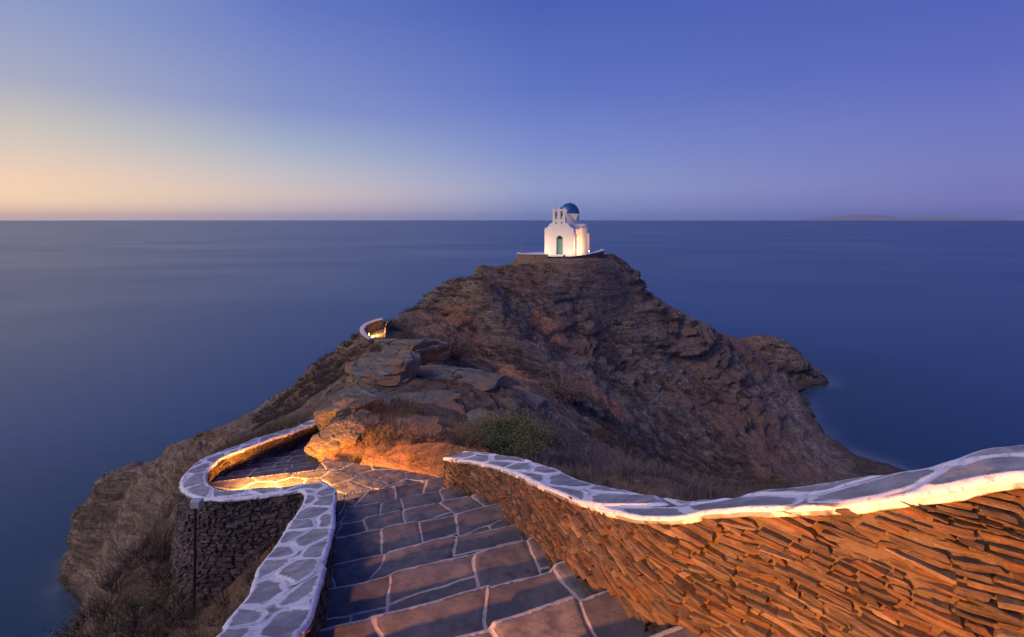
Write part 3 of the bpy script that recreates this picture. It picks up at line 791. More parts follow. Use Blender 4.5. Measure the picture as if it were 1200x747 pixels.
# church terrace: level
kc = np.clip((10.5 - dch)/4.5, 0, 1); kc = kc*kc*(3-2*kc); PZ_ = PZ_*(1 - kc) + (CH.z - .32 - .75*np.clip((CH.x - 2 - GX)/2, 0, 1)*np.clip((CH.y + 2 - GY)/2, 0, 1) - .10*np.maximum(dch - 5, 0) + .12*n_mid)*kc
kb = np.clip(1.6 - dbay/1.9, 0, 1); PZ_ = PZ_*(1-kb) + np.minimum(PZ_, BAY.z - .12)*kb
PZ_ = np.maximum(PZ_, -12)
veg = np.clip(1.05 - slope/.95, 0, 1)*np.clip((PZ_ - 5)/9, 0, 1)
veg = np.maximum(veg, np.clip(1 - (R_ - 9)/8, 0, 1)*(1 - knoll))
wet = np.clip(1 - (PZ_ - .1 - .5*n_mid)/1.3, 0, 1)
slate = np.clip(knoll*1.6, 0, 1)
rust_glow = np.zeros(R_.shape)  # reddish earth patches; the one by the landing paints in lamp glow
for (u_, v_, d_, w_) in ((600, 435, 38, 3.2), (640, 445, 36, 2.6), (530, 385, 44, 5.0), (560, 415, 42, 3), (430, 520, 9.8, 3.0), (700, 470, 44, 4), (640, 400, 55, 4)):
    q_ = px(u_, v_, d_); rust_glow = np.maximum(rust_glow, np.clip(1.2 - np.hypot(GX - q_[0], (GY - q_[1])*.6)/w_, 0, 1))
me = np_mesh('terrain', np.stack([PX_, PY_, PZ_], -1).reshape(-1, 3), grid_quads(NR, NTH, 0, True), True, {'veg': veg, 'wet': wet, 'slate': slate, 'rust_glow': rust_glow})
terrain = link('terrain', me, M['terrain']); tag(terrain, 'brown rocky headland of layered schist falling to the sea', 'headland', kind='structure')
def ground(x, y):
    """height of the finished ground near (x, y), by lookup in the polar grid"""
    r = math.hypot(x, y); t_ = math.atan2(x, y)
    i = int(round((math.log(max(r, 1.001)))/math.log(150)*(NR-1))); j = int(round((t_ - th[0])/(th[-1]-th[0])*(NTH-1)))
    i = min(max(i, 0), NR-1); j = min(max(j, 0), NTH-1)
    return float(PZ_[i, j])

# ------------------------------------------------------------------ sea
rs_ = np.concatenate([[0.0, 8, 16], np.linspace(24, 130, 260), np.exp(np.linspace(math.log(135), math.log(40000), 60))]); ts_ = np.linspace(0, 2*math.pi, 541)
RR, TT = np.meshgrid(rs_, ts_, indexing='ij')
SX = RR*np.sin(TT); SY = RR*np.cos(TT)
sh_pts = np.array([p for p in pts if -4 < p[2] < 3])
dsh = np.min(np.hypot(SX[..., None] - sh_pts[:, 0], SY[..., None] - sh_pts[:, 1]), -1)
shore = (np.abs(PZ_) < .25) & (R_ > 24) & (R_ < 128); sp_ = np.stack([PX_[shore], PY_[shore]], 1)[::max(int(shore.sum()/1400), 1)]
dmist = np.full(SX.shape, 99.0); mm_ = (RR > 20) & (RR < 132) & (SY > -5) ; mx_, my_ = SX[mm_], SY[mm_]; dd_ = np.empty(len(mx_))
for i in range(0, len(mx_), 8000): dd_[i:i+8000] = np.min(np.hypot(mx_[i:i+8000, None] - sp_[:, 0], my_[i:i+8000, None] - sp_[:, 1]), 1)
dmist[mm_] = dd_
mist = np.exp(-dmist/1.1)*np.clip(.55 + .9*fbm(SX/4, SY/4, .3, 3), 0, 1)
sea = link('sea', np_mesh('sea', np.stack([SX, SY, SX*0], -1).reshape(-1, 3), grid_quads(len(rs_), len(ts_), 0, True), True, {'shallow': np.clip(1 - dsh/45, 0, 1), 'mist': mist}), M['sea'])
tag(sea, 'calm dark blue sea smoothed by a long exposure', 'sea', kind='structure')

# ------------------------------------------------------------------ far island on the horizon
def island():
    n = 260; a = np.linspace(930, 1185, n); d0 = 37500.0
    xs = (a - 600)/F*d0; k = (a - 930)/255
    prof = 1.1*(330*np.exp(-((k-.36)/.13)**2) + 210*np.exp(-((k-.20)/.12)**2) + 240*np.exp(-((k-.66)/.13)**2) + 130*np.exp(-((k-.88)/.10)**2))
    prof = prof*(1 + .16*fbm(k*14, 0.3, .1, 4)) * np.clip(np.minimum(k, 1-k)/.06, 0, 1)
    rows = []; dep = np.linspace(-1, 1, 25)
    for q in dep:
        y = d0 + q*3600
        rows.append(np.stack([xs*(y/d0), np.full(n, y), prof*max(1 - q*q, 0)*(1 + .2*fbm(k*18, q*4 + 5, .7, 3)) - 6], -1))
    o = link('hills', np_mesh('hills', np.array(rows).reshape(-1, 3), grid_quads(25, n), True), plain('far_island', (.42, .42, .42), .9, scale=.002, var=.3, bump=0))
    tag(o, 'low hazy island on the horizon at the far right', 'island', kind='structure')
island()

# ------------------------------------------------------------------ stone path
path = empty('path', (0, 0, H)); tag(path, 'flagstone stairway with white painted joints running down to the landing', 'stairway', kind='structure')
def flag_step(x_l, x_r, y_of, T0, T1, z0, z1, seed, cell, riser, ds, kind='step', slope_dir=None):
    """one tread: rows run along the flight from the riser foot to the nosing, then down the riser"""
    xl_a, yl_a, xr_a, yr_a = x_l(T0); xl_b, yl_b, xr_b, yr_b = x_l(T1)
    L = math.hypot(xr_a-xl_a, yr_a-yl_a); D = math.hypot(xl_b-xl_a, yl_b-yl_a)
    nc = max(int(L/ds), 4); nr = max(int(D/ds), 4)
    a = np.linspace(0, 1, nr)[:, None]; b_ = np.linspace(0, 1, nc)[None, :]
    X = (xl_a*(1-b_) + xr_a*b_)*(1-a) + (xl_b*(1-b_) + xr_b*b_)*a
    Y = (yl_a*(1-b_) + yr_a*b_)*(1-a) + (yl_b*(1-b_) + yr_b*b_)*a
    A = a*D + 0*b_; B = b_*L + 0*a
    wob = .05*fbm(B*1.6 + seed*3.1, seed*1.7, .3, 3)*np.clip(a*1.5 - .2, 0, 1)
    wob0 = .05*fbm(B*1.6 + (seed-1)*3.1, (seed-1)*1.7, .3, 3)*np.clip(1 - a*3, 0, 1)
    X += -.36*(wob + wob0); Y += .93*(wob + wob0)
    wx = B + .06*fbm(X*2.5, Y*2.5, seed + .4, 3); wy = A + .05*fbm(X*2.5, Y*2.5, seed + 9.4, 3)
    # a row of slabs across the tread, joints roughly square to the nosing, some slabs split by a joint along the flight
    so = np.int64(seed*13); wq = wx + (wy - D*.5)*.0
    def bd(k): return (k + .55*(_h(k, k*0 + 1, so) - .5))*cell[0]
    def slant(k): return .55*(_h(k, k*0 + 2, so) - .5)
    k = np.floor(wq/cell[0]).astype(np.int64)
    def xb(k): return bd(k) + slant(k)*(wy - D*.5)
    k = np.where(wq < xb(k), k - 1, k); k = np.where(wq >= xb(k + 1), k + 1, k)
    dl = wq - xb(k); dr = xb(k + 1) - wq; e = np.minimum(dl, dr)
    spl = _h(k, k*0 + 3, so) < .42; ys = D*(.30 + .22*_h(k, k*0 + 4, so)) + (dl - dr)*.35*(_h(k, k*0 + 5, so) - .5)
    back = spl & (wy < ys); e = np.where(spl, np.minimum(e, np.abs(wy - ys)), e)
    spl2 = back & (_h(k, k*0 + 6, so) < .6); e = np.where(spl2, np.minimum(e, np.abs(dl - dr)*.5 + 0*e), e)
    cid = k*4 + back*2 + (spl2 & (dl > dr))
    r1 = _h(cid, k*0 + 7, so); r2 = _h(cid, k*0 + 8, so); oy = wy - D*.5
    e = np.minimum(np.maximum(e, 0), A + .002)
    rim = np.maximum(D - A, 0.0)*.30
    ek = np.clip(e/.05, 0, 1); ek = ek*ek*(3-2*ek); jg = (r1 - .5)*.06*np.clip(a*2 - 1.0, 0, 1)*ek; X += -.36*jg; Y += .93*jg
    Z = (z0 + (z1 - z0)*a) + .006*ek + (r1-.5)*.016*ek + (r2-.5)*.03*oy*ek + .006*fbm(X*7, Y*7, 1.0, 4) - .015*np.clip(1 - rim/.02, 0, 1)**2 + .010*fbm(X*1.5, Y*1.5, 8., 2)
    Z = Z - .012*np.clip(1 - A/.03, 0, 1)
    # riser rows
    RX = []; RY = []; RZ = []
    for q in (1, 2, 3, 4):
        f = q/4.0; k = .012*fbm(B[-1]*9, q + seed, 2.0, 3) + .012*math.sin(f*3.14)
        RX.append(X[-1] - .36*k); RY.append(Y[-1] + .93*k); RZ.append(Z[-1] - f*(riser + .05))
    X = np.concatenate([X, RX]); Y = np.concatenate([Y, RY]); Z = np.concatenate([Z, RZ])
    ex = np.concatenate([e, np.repeat(e[-1:], 4, 0)]); cx = np.concatenate([r1, np.repeat(r1[-1:], 4, 0)]); rx = np.concatenate([rim, [[.012]]*1 + [[.2]]*3 + np.zeros((4, nc))])
    V = np.stack([X, Y, Z], -1).reshape(-1, 3) - np.array([0, 0, H])
    me = np_mesh(kind, V, grid_quads(nr + 4, nc, 0, True), False, {'edge': ex, 'cell': cx, 'rim': rx})
    return link(kind, me, M['stair'], path)
def ends(T):
    xa = -1.0; xb = .5
    for _ in range(40):
        xa = xl((T - TB*xa)/TA) ; xb = .5*xb + .5*xr((T - TB*xb)/TA)
    xa -= .10; xb += .06
    if T < 1.6: xb = min(xb, 2.9)
    return xa, (T - TB*xa)/TA, xb, (T - TB*xb)/TA
NOS = [-2.6, -1.9, -1.2, -.5, .2, .9, 1.6, 2.3, 2.95, 3.6, 4.35, 5.05, 5.85, 6.5, 7.2, 8.0]
for i in range(len(NOS)-1):
    T0, T1 = NOS[i], NOS[i+1]; T2 = NOS[min(i+2, len(NOS)-1)]
    dz = float(fz(T1) - fz(T0)); rise = dz*.80 if T1 < 6.6 else dz*.6
    z_n = H - float(fz(T1)) + (rise*.5)                 # nosing stands above the mean slope
    prev = H - float(fz(T0)) - (rise*.5)
    ds = .012 if 1.5 < T1 < 5 else .02
    cellw = .60 if T1 < 5.2 else .50
    flag_step(ends, None, None, T0, T1, prev, z_n, 40 + i, (cellw, .80), rise, ds)
# landing
def landing():
    x0, x1, y0, y1 = -5.0, -.72, 7.2, 9.3; ds = .018
    nx, ny = int((x1-x0)/ds), int((y1-y0)/ds)
    Y, X = np.meshgrid(np.linspace(y0, y1, ny), np.linspace(x0, x1, nx), indexing='ij')
    Y = Y.copy()
    T = TA*Y + TB*X
    # the first lower nosing cuts the landing on the left
    r1, r2, e, ox, oy = voronoi(X + .05*fbm(X*3, Y*3, 1.1, 3), Y + .05*fbm(X*3, Y*3, 7.1, 3), .48, .33, .9, 77)
    Z = H - fz(np.maximum(T, 8.0)) + .007*np.clip(e/.02, 0, 1) + (r1-.5)*.012 + .006*fbm(X*7, Y*7, 1., 4)
    Z = Z - .08*np.clip((7.99 - T)/.04, 0, 1)*np.clip((X + 2.75)/.05, 0, 1)
    edge = S2Y[0] + (X + 4.1)*.27
    keep = ~((Y > edge + .01) & (X < -3.3 - .0))
    low = (T < 7.98) & (X > -2.55)
    keep &= inside(X, Y, foot) | (seg_dist(X, Y, fa, fb) < .06)
    V = np.stack([X, Y, Z], -1).reshape(-1, 3) - np.array([0, 0, H])
    Q = grid_quads(ny, nx); Q = Q[keep.ravel()[Q].all(1)]
    rim = np.clip(edge - Y, 0, 1) + (X > -3.3)*1.0
    me = np_mesh('landing', V, Q, False, {'edge': e, 'cell': r1, 'rim': rim})
    link('landing', me, M['stair'], path)
landing()
# lower flight beyond the landing
for i in range(len(S2Y)-1):
    y0, y1 = S2Y[i], S2Y[i+1]
    z = H - (4.20 + .135*(i+1)) + .0
    def e2(y, i=i):
        xr2 = np.interp(y, [8.3, 9, 10.4, 12, 14.4], [-3.1, -3.2, -3.2, -2.95, -2.6]); xl2 = -5.0 if y < 11 else -4.75 + (y-11)*.12
        return xl2, y + (xl2 + 4.1)*.27, xr2, y + (xr2 + 4.1)*.27
    flag_step(e2, None, None, y0, y1, z + .035, z + .035, 70 + i, (.55, .8), .16, .02)

# ------------------------------------------------------------------ parapets
def lw_base(x, y):
    return min(ground(x-.15, y-.15), ground(x, y), ground(x-.3, y)) - .35
build_parapet('parapet_wall', LWs, lambda x, y: floor_at(x+.05, y), lambda x, y: lw_base(x, y), 3, M['masonry'], M['masonry_grey'], .0125, .014,
    (.06, .20, .026, .055), (.06, .15, .035, .07), 'low stone parapet with white painted coping winding left around the landing', .030, .042, coping_cell=(.58, .33), group=None, flip=False)
def rw_base(x, y):
    return min(ground(x+.2, y+.2), ground(x, y)) - .3
build_parapet('parapet_wall', rs, lambda x, y: floor_at(x, y), lambda x, y: rw_base(x, y), 9, M['masonry'], M['masonry_grey'], .0085, .0062,
    (.06, .24, .013, .048), (.08, .2, .04, .07), 'taller reddish slab stone parapet with white painted coping curving along the right of the stairs', .036, .045, coping_cell=(.60, .32), group=None, flip=True)

# ------------------------------------------------------------------ wall lamps of the path
def wall_lamp(loc, face, label, energy, col=(1.0, .42, .10), spot=150, aim=None, size=.09, group='lamps along the path', scale=1.0):
    root = empty('wall_lamp', loc, math.atan2(face[1], face[0]) - math.pi/2)
    tag(root, label, 'lamp', group)
    b_ = MB(); b_.box((0, .02, 0), (.26*scale, .07*scale, .12*scale)); b_.build('housing', M['dark'], root, bevel=.006)
    g_ = MB(); g_.box((0, .06*scale, 0), (.22*scale, .016*scale, .08*scale)); g_.build('glass', M['glass_lamp'], root)
    h = MB()
    for k in (-1, 0, 1): h.box((0, .072*scale, k*.028*scale), (.24*scale, .008, .006))
    h.build('grille', M['dark'], root)
    ld = bpy.data.lights.new('lamp_light', 'SPOT'); ld.energy = energy; ld.color = col; ld.shadow_soft_size = .04
    ld.spot_size = math.radians(spot); ld.spot_blend = .6
    lo = bpy.data.objects.new('lamp_light', ld); COL.objects.link(lo)
    p = Vector(loc) + Vector((face[0], face[1], 0)).normalized()*(.11*scale)
    lo.location = p
    a = Vector(aim) if aim is not None else Vector((face[0], face[1], -.2))
    lo.rotation_euler = a.to_track_quat('-Z', 'Y').to_euler()
    return root
# beside the photographer, low in the left parapet, shining across the steps
wall_lamp((-.93, .55, H - 1.44), (1, .1), 'small iron grilled lamp set low in the left parapet beside the camera', 1230, col=(1, .33, .06), aim=(.85, .9, -.34), spot=164)
# in the parapet at the landing
wall_lamp((-3.75, 7.36, H - 4.02), (.0, 1), 'small grilled lamp set in the parapet at the bend of the landing', 1350, aim=(.35, 1, -.12), spot=165, col=(1, .37, .055))

# ------------------------------------------------------------------ far bend of the path
def far_bay():
    Pst = [(463,407,34.2),(455,404,34.5),(445,400,34.6),(434,396,34.9),(427,391,35.4),(424,386,36.4),(427,381,37.4),(434,377,38.3),(441,374.5,39),(448,373,39.6)]
    root = empty('parapet_wall', BAY[:]); tag(root, 'distant white topped parapet arc lit from inside on the left flank of the hill', 'parapet')
    st = []
    for u, v, d in Pst:
        x, y, z = px(u, v, d); st.append((x, y, z))
    st = np.array(st); P, s = smooth_poly(st, .08)
    cx, cy = BAY.x + .55, BAY.y + .2
    top = MB(); body = MB()
    n = len(P); rad = np.stack([P[:, 0]-cx, P[:, 1]-cy], 1); rad /= np.linalg.norm(rad, axis=1)[:, None]
    off = np.array(BAY)
    rows = []
    for w_, dz in ((.28, -.10), (.29, 0), (.2, .015), (.1, .01), (-.01, 0), (0, -.10)):
        jit = .015*fbm(s*3, w_*9 + 2, .5, 3)
        rows.append(np.stack([P[:, 0] + rad[:, 0]*(w_-.14), P[:, 1] + rad[:, 1]*(w_-.14), P[:, 2] + dz + jit], -1))
    V = np.array(rows).transpose(1, 0, 2).reshape(-1, 3) - off
    e = np.full((n, 6), .2)
    me = np_mesh('coping', V, grid_quads(n, 6), False); link('coping', me, M['whitewash'], root)
    zs = np.linspace(0, 1, 26); rows_i = []; rows_o = []
    for f in zs:
        r1 = .02*fbm(s*5, f*30, 1., 3)
        rows_i.append(np.stack([P[:, 0] + rad[:, 0]*(-.10 + r1), P[:, 1] + rad[:, 1]*(-.10 + r1), P[:, 2] - .08 - f*.75], -1))
        rows_o.append(np.stack([P[:, 0] + rad[:, 0]*(.11 + r1 + .1*f), P[:, 1] + rad[:, 1]*(.11 + r1 + .1*f), P[:, 2] - .08 - f*1.6], -1))
    for rows in (rows_i, rows_o):
        V = np.array(rows); SS = np.repeat(s[None], 26, 0); zz = V[..., 2]
        r1, r2, e, ox, oy = voronoi(SS, zz, .3, .09, .9, 5)
        link('masonry', np_mesh('masonry', V.reshape(-1, 3) - off, grid_quads(26, n), False, {'cell': r1, 'mortar': np.clip(1-e/.02, 0, 1), 'along': SS, 'up': zz}), M['masonry'], root)
    # floor of the bay and the steps that leave it
    f0 = float(P[:, 2].mean()) - .45
    fl = MB(); k = 26
    pts_ = [(P[int(i), 0], P[int(i), 1]) for i in np.linspace(0, n-1, k)]
    cx2, cy2 = px(456, 390, 36.6)[:2]
    nf = []
    for r_ in range(12):
        q = r_/11.0
        nf.append([((cx2*(1-q) + p[0]*q), (cy2*(1-q) + p[1]*q), np.interp(i, [0, k-1], [P[0, 2], P[-1, 2]])*.0 + f0) for i, p in enumerate(pts_)])
    V = np.array(nf); X = V[..., 0]; Y = V[..., 1]
    r1, r2, e, ox, oy = voronoi(X, Y, .5, .4, .9, 6)
    o = link('landing', np_mesh('landing', V.reshape(-1, 3) - np.array([0, 0, H]), grid_quads(12, k), False, {'edge': e, 'cell': r1, 'rim': e*0 + 1}), M['stair'], path)
    # retaining face on the hill side
    rb = empty('retaining_wall', (px(452, 390, 37)[0], px(452, 390, 37)[1], f0)); tag(rb, 'short rough stone retaining wall on the hill side of the distant lit bend', 'wall')
    a = np.array(px(450, 400, 35.3)); b_ = np.array(px(457, 380, 40.5)); 
    nn = 60; nz = 30
    U = np.linspace(0, 1, nn)[None]; Zf = np.linspace(-.1, 1, nz)[:, None]
    hgt = 1.0 + .2*np.sin(U*3) - .75*U
    SS = U*5.5 + 0*Zf; ZZ = f0 + Zf*hgt
    r1, r2, e, ox, oy = voronoi(SS, ZZ, .35, .16, .9, 8)
    nr = .10*(r1-.5) - .06*np.clip(1-e/.03, 0, 1) + .12*Zf
    V = np.stack([a[0] + (b_[0]-a[0])*U + nr + .12*fbm(SS, ZZ, 1., 3), a[1] + (b_[1]-a[1])*U + nr*0, ZZ], -1).reshape(-1, 3) - np.array(rb.location)
    link('masonry', np_mesh('masonry', V, grid_quads(nz, nn, 0, True), False, {'cell': r1, 'mortar': np.clip(1-e/.02, 0, 1), 'along': SS, 'up': ZZ}), M['masonry'], rb)
    lx, ly, lz = px(431, 390, 36.0)
    wall_lamp((lx, ly, f0 + .28), (.9, .35), 'grilled lamp in the distant parapet arc on the left of the hill', 520, aim=(.9, .6, -.25), spot=160, col=(1, .55, .14), scale=1.2)
far_bay()

# ------------------------------------------------------------------ church on the summit
def church():
    TH = math.radians(28)                      # facade looks towards the viewer and a little to the left
    # local axes: +x = right along the facade, +y = back along the nave
    base = Vector(px((392+553)/2/4.98 + 560, 298, 73.5)); base.z = 25.02
    root = empty('church', base, -TH)
    tag(root, 'small white chapel with blue dome and double bell gable on the summit', 'church')
    Wd, L = 4.5, 5.9; hw = Wd/2
    wm = M['whitewash']
    # facade with arched door opening and two arched bell openings, made as a prism with holes
    import bmesh
    def prism_with_holes(outline, holes, y0, y1, name, mat, parent):
        cu = bpy.data.curves.new(name, 'CURVE'); cu.dimensions = '2D'; cu.fill_mode = 'BOTH'
        cu.extrude = (y1-y0)/2; cu.bevel_depth = 0.0
        for loop in [outline] + holes:
            sp = cu.splines.new('POLY'); sp.points.add(len(loop)-1); sp.use_cyclic_u = True
            for p, (a, b_) in zip(sp.points, loop): p.co = (a, b_, 0, 1)
        tmp = bpy.data.objects.new(name, cu); COL.objects.link(tmp)
        dg = bpy.context.evaluated_depsgraph_get(); me = bpy.data.meshes.new_from_object(tmp.evaluated_get(dg))
        bpy.data.objects.remove(tmp); me.name = name
        me.transform(Matrix.Translation((0, (y0+y1)/2, 0)) @ Matrix.Rotation(math.radians(90), 4, 'X'))
        me.materials.clear()
        return link(name, me, mat, parent)
    def arch(cx, z0, w, h, n=10):
        r = w/2; pts_ = [(cx-r, z0), (cx+r, z0)]
        for i in range(n+1):
            t_ = math.pi*i/n; pts_.append((cx + r*math.cos(t_), z0 + h - r + r*math.sin(t_)))
        return pts_
    ol = [(-hw, -.5), (hw, -.5), (hw, 3.75), (hw-.35, 3.85), (hw-.65, 4.15), (hw-.85, 4.45), (.98, 4.6), (.98, 6.55), (1.12, 6.6), (1.12, 6.78), (.98, 6.84), (.98, 7.02), (.78, 7.08), (.66, 6.95), (.6, 6.84),
          (.18, 6.84), (.10, 7.0), (.16, 7.12), (0, 7.2), (-.16, 7.12), (-.10, 7.0), (-.18, 6.84), (-.6, 6.84), (-.66, 6.95), (-.78, 7.08), (-.98, 7.02), (-.98, 6.84), (-1.12, 6.78), (-1.12, 6.6), (-.98, 6.55),
          (-.98, 4.6), (-hw+.85, 4.45), (-hw+.65, 4.15), (-hw+.35, 3.85), (-hw, 3.75)]
    ol = [(a, z - .30 if z > 6.5 else z) for a, z in ol]
    holes = [arch(.10, .02, 1.05, 2.72), arch(-.42, 5.1, .36, 1.2), arch(.42, 5.1, .36, 1.2), arch(-.45, 4.42, .2, .34, 6), arch(.45, 4.42, .2, .34, 6)]
    prism_with_holes(ol, holes, 0, .55, 'facade', wm, root)
    d = MB(); d.box((.10, .36, 1.10), (1.05, .08, 2.2)); do = d.build('door', M['door'], root)
    f_ = MB()
    for x in (-.5, 0, .5): f_.box((.10 + x*.98, .305, 1.1), (.06, .05, 2.2))
    for z in (.06, .9, 1.55, 2.2): f_.box((.10, .302, z), (1.0, .04, .07))
    f_.build('door_frame', M['door'], do)
    k = MB(); k.tube((.16, .27, 1.05), (.16, .20, 1.05), .025); k.build('handle', M['dark'], do)
    fan = MB(); fan.box((.10, .40, 2.5), (1.02, .06, .62)); fan.build('fanlight', M['dark'], root)
    # nave, its vaulted roof, cross arms
    n_ = MB(); n_.box((0, L/2 + .27, 1.6), (Wd - .3, L - .56, 4.2)); n_.build('nave', wm, root, bevel=.05)
    cr = MB(); cr.box((0, 4.2, 1.68), (Wd + .25, 2.5, 4.4)); cr.build('cross_arm', wm, root, bevel=.05)
    for yb in (1.0, 5.95):
        bt = MB(); bt.box((hw + .02, yb, 1.25), (.5, .55, 3.5), 0, .9); bt.build('buttress', wm, root, bevel=.04)
    r_ = MB(); prof = []
    m_ = 14
    for yy, rad in ((.5, 1.55), (L-.1, 1.55)):
        for i in range(m_+1):
            t_ = math.pi*i/m_; prof.append((rad*math.cos(t_), yy, 3.62 + .85*math.sin(t_)))
    r_.add(prof, [(i, i+1, m_+2+i, m_+1+i) for i in range(m_)] + [tuple(range(m_, -1, -1)), tuple(range(m_+1, 2*m_+2))]); r_.build('vault_roof', wm, root, smooth=False)
    r2 = MB(); prof = []
    for xx in (-hw-.05, hw+.05):
        for i in range(m_+1):
            t_ = math.pi*i/m_; prof.append((xx, 4.2 + 1.15*math.cos(t_), 3.8 + .62*math.sin(t_)))
    r2.add(prof, [(i, i+1, m_+2+i, m_+1+i) for i in range(m_)] + [tuple(range(m_, -1, -1)), tuple(range(m_+1, 2*m_+2))]); r2.build('arm_roof', wm, root)
    dr = MB(); dr.lathe((0, 4.2, 0), [(1.42, 3.8), (1.42, 5.75), (1.5, 5.78), (1.5, 5.9), (1.40, 5.95)], 40); drum = dr.build('drum', wm, root, smooth=False)
    do_ = MB(); R0 = 1.46; do_.lathe((0, 4.2, 0), [(R0*math.cos(t_), 5.93 + 1.62*math.sin(t_)) for t_ in np.linspace(0, math.pi/2*.985, 18)] + [(.001, 7.56)], 40); dm = do_.build('dome', M['dome'], root, smooth=True)
    fi = MB(); fi.lathe((0, 4.2, 0), [(.12, 7.5), (.16, 7.6), (.06, 7.7), (.001, 7.74)], 12); fi.box((0, 4.2, 7.95), (.06, .06, .55)); fi.box((0, 4.2, 8.02), (.32, .06, .06)); fi.build('finial_cross', wm, dm)
    for sx_ in (-.42, .42):
        b_ = MB(); b_.lathe((sx_, .27, 5.56), [(.15, -.02), (.13, .06), (.10, .2), (.06, .3), (.001, .34)], 16); bell = b_.build('bell', M['bronze'], root, smooth=True)
        y_ = MB(); y_.box((sx_, .27, 5.95), (.40, .06, .06)); y_.build('yoke', M['dark'], bell)
    st = MB(); st.box((.10, -.25, -.05), (1.5, .5, .18)); st.box((.10, -.6, -.16), (1.9, .5, .18)); st.build('doorstep', wm, root, bevel=.02)
    ap = MB()
    prof = []; m2 = 14
    for z in (-.5, 3.1):
        for i in range(m2+1):
            t_ = math.pi*i/m2; prof.append((1.1*math.cos(t_), L + 1.1*math.sin(t_), z))
    ap.add(prof, [(i, i+1, m2+2+i, m2+1+i) for i in range(m2)] + [tuple(range(m2+1, 2*m2+2))]); ap.build('apse', wm, root)
    return root, base, TH
ch_root, cb_, CTH = church()

# terrace walls
def ring_wall(name, ptsw, top, base, w_, label, mat, cap_mat, cat='wall', cap_h=.1, capw=.06):
    root = empty(name, (ptsw[0][0], ptsw[0][1], base)); tag(root, label, cat)
    st = np.array([(x, y, top if not callable(top) else top(i)) for i, (x, y) in enumerate(ptsw)], float)
    d_ = np.concatenate([[0], np.cumsum(np.linalg.norm(np.diff(st[:, :2], axis=0), axis=1))]); n = int(d_[-1]/.12) + 2
    s = np.linspace(0, d_[-1], n); P = np.stack([np.interp(s, d_, st[:, k]) for k in range(3)], 1)
    tx = np.gradient(P[:, 0]); ty = np.gradient(P[:, 1]); L_ = np.hypot(tx, ty); nx, ny = ty/L_, -tx/L_
    nz = max(int((P[:, 2].max() - base)/.07), 3); off = np.array(root.location)
    rows = []
    for side in (1, -1):
        for f in (np.linspace(1, 0, nz) if side == 1 else np.linspace(0, 1, nz)):
            zz = base + f*(P[:, 2] - cap_h - base)
            q = .05*fbm(s*2.5, zz*5, side + 2., 3)
            rows.append(np.stack([P[:, 0] + nx*side*(w_/2 + q), P[:, 1] + ny*side*(w_/2 + q), zz], -1))
    V = np.array(rows); SS = np.repeat(s[None], 2*nz, 0)
    r1, r2, e, ox, oy = voronoi(SS, V[..., 2], .38, .14, .9, 12)
    link('masonry', np_mesh('masonry', V.reshape(-1, 3)-off, grid_quads(2*nz, n), False, {'cell': r1, 'mortar': np.clip(1-e/.03, 0, 1)*.8, 'along': SS, 'up': V[..., 2]}), mat, root)
    rows = []
    for o_, dz in ((-w_/2-capw, -cap_h-.002), (-w_/2-capw, 0), (0, .03), (w_/2+capw, 0), (w_/2+capw, -cap_h-.002)):
        rows.append(np.stack([P[:, 0] + nx*o_, P[:, 1] + ny*o_, P[:, 2] + dz + .012*fbm(s*3, o_*5, .7, 2)], -1))
    V = np.array(rows)
    caps = []
    for c_ in (0, n-1): caps += [(c_, n+c_, 2*n+c_), (c_, 2*n+c_, 3*n+c_), (c_, 3*n+c_, 4*n+c_)]
    link('cap', np_mesh('cap', V.reshape(-1, 3)-off, grid_quads(5, n), False, tris=caps), cap_mat, root)
    return root
zt = 25.0
def cpx(cu, cv, d): return px(560 + cu/4.98, 210 + cv/4.98, d)   # pixel of the enlarged church view
L1 = [cpx(408, 0, 71.2)[:2], cpx(330, 0, 71.6)[:2], cpx(236, 0, 73)[:2], cpx(242, 0, 74.6)[:2]]
ring_wall('terrace_wall', L1, 25.25, 23.6, .4, 'brown stone terrace wall with white cap left of the chapel', M['masonry_lit'], M['whitewash'])
L2 = [cpx(470, 0, 70.5)[:2], cpx(540, 0, 70.2)[:2], cpx(620, 0, 71.5)[:2]]
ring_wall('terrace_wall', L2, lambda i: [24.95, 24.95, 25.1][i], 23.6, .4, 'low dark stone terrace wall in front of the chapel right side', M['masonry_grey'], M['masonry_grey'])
L3 = [cpx(622, 0, 71.6)[:2], cpx(690, 0, 72.8)[:2], cpx(728, 0, 75.5)[:2], cpx(724, 0, 78)[:2]]
ring_wall('terrace_wall', L3, lambda i: [25.2, 25.45, 25.55, 25.6][i], 23.6, .4, 'stone terrace wall with lit white cap right of the chapel', M['masonry'], M['whitewash'])
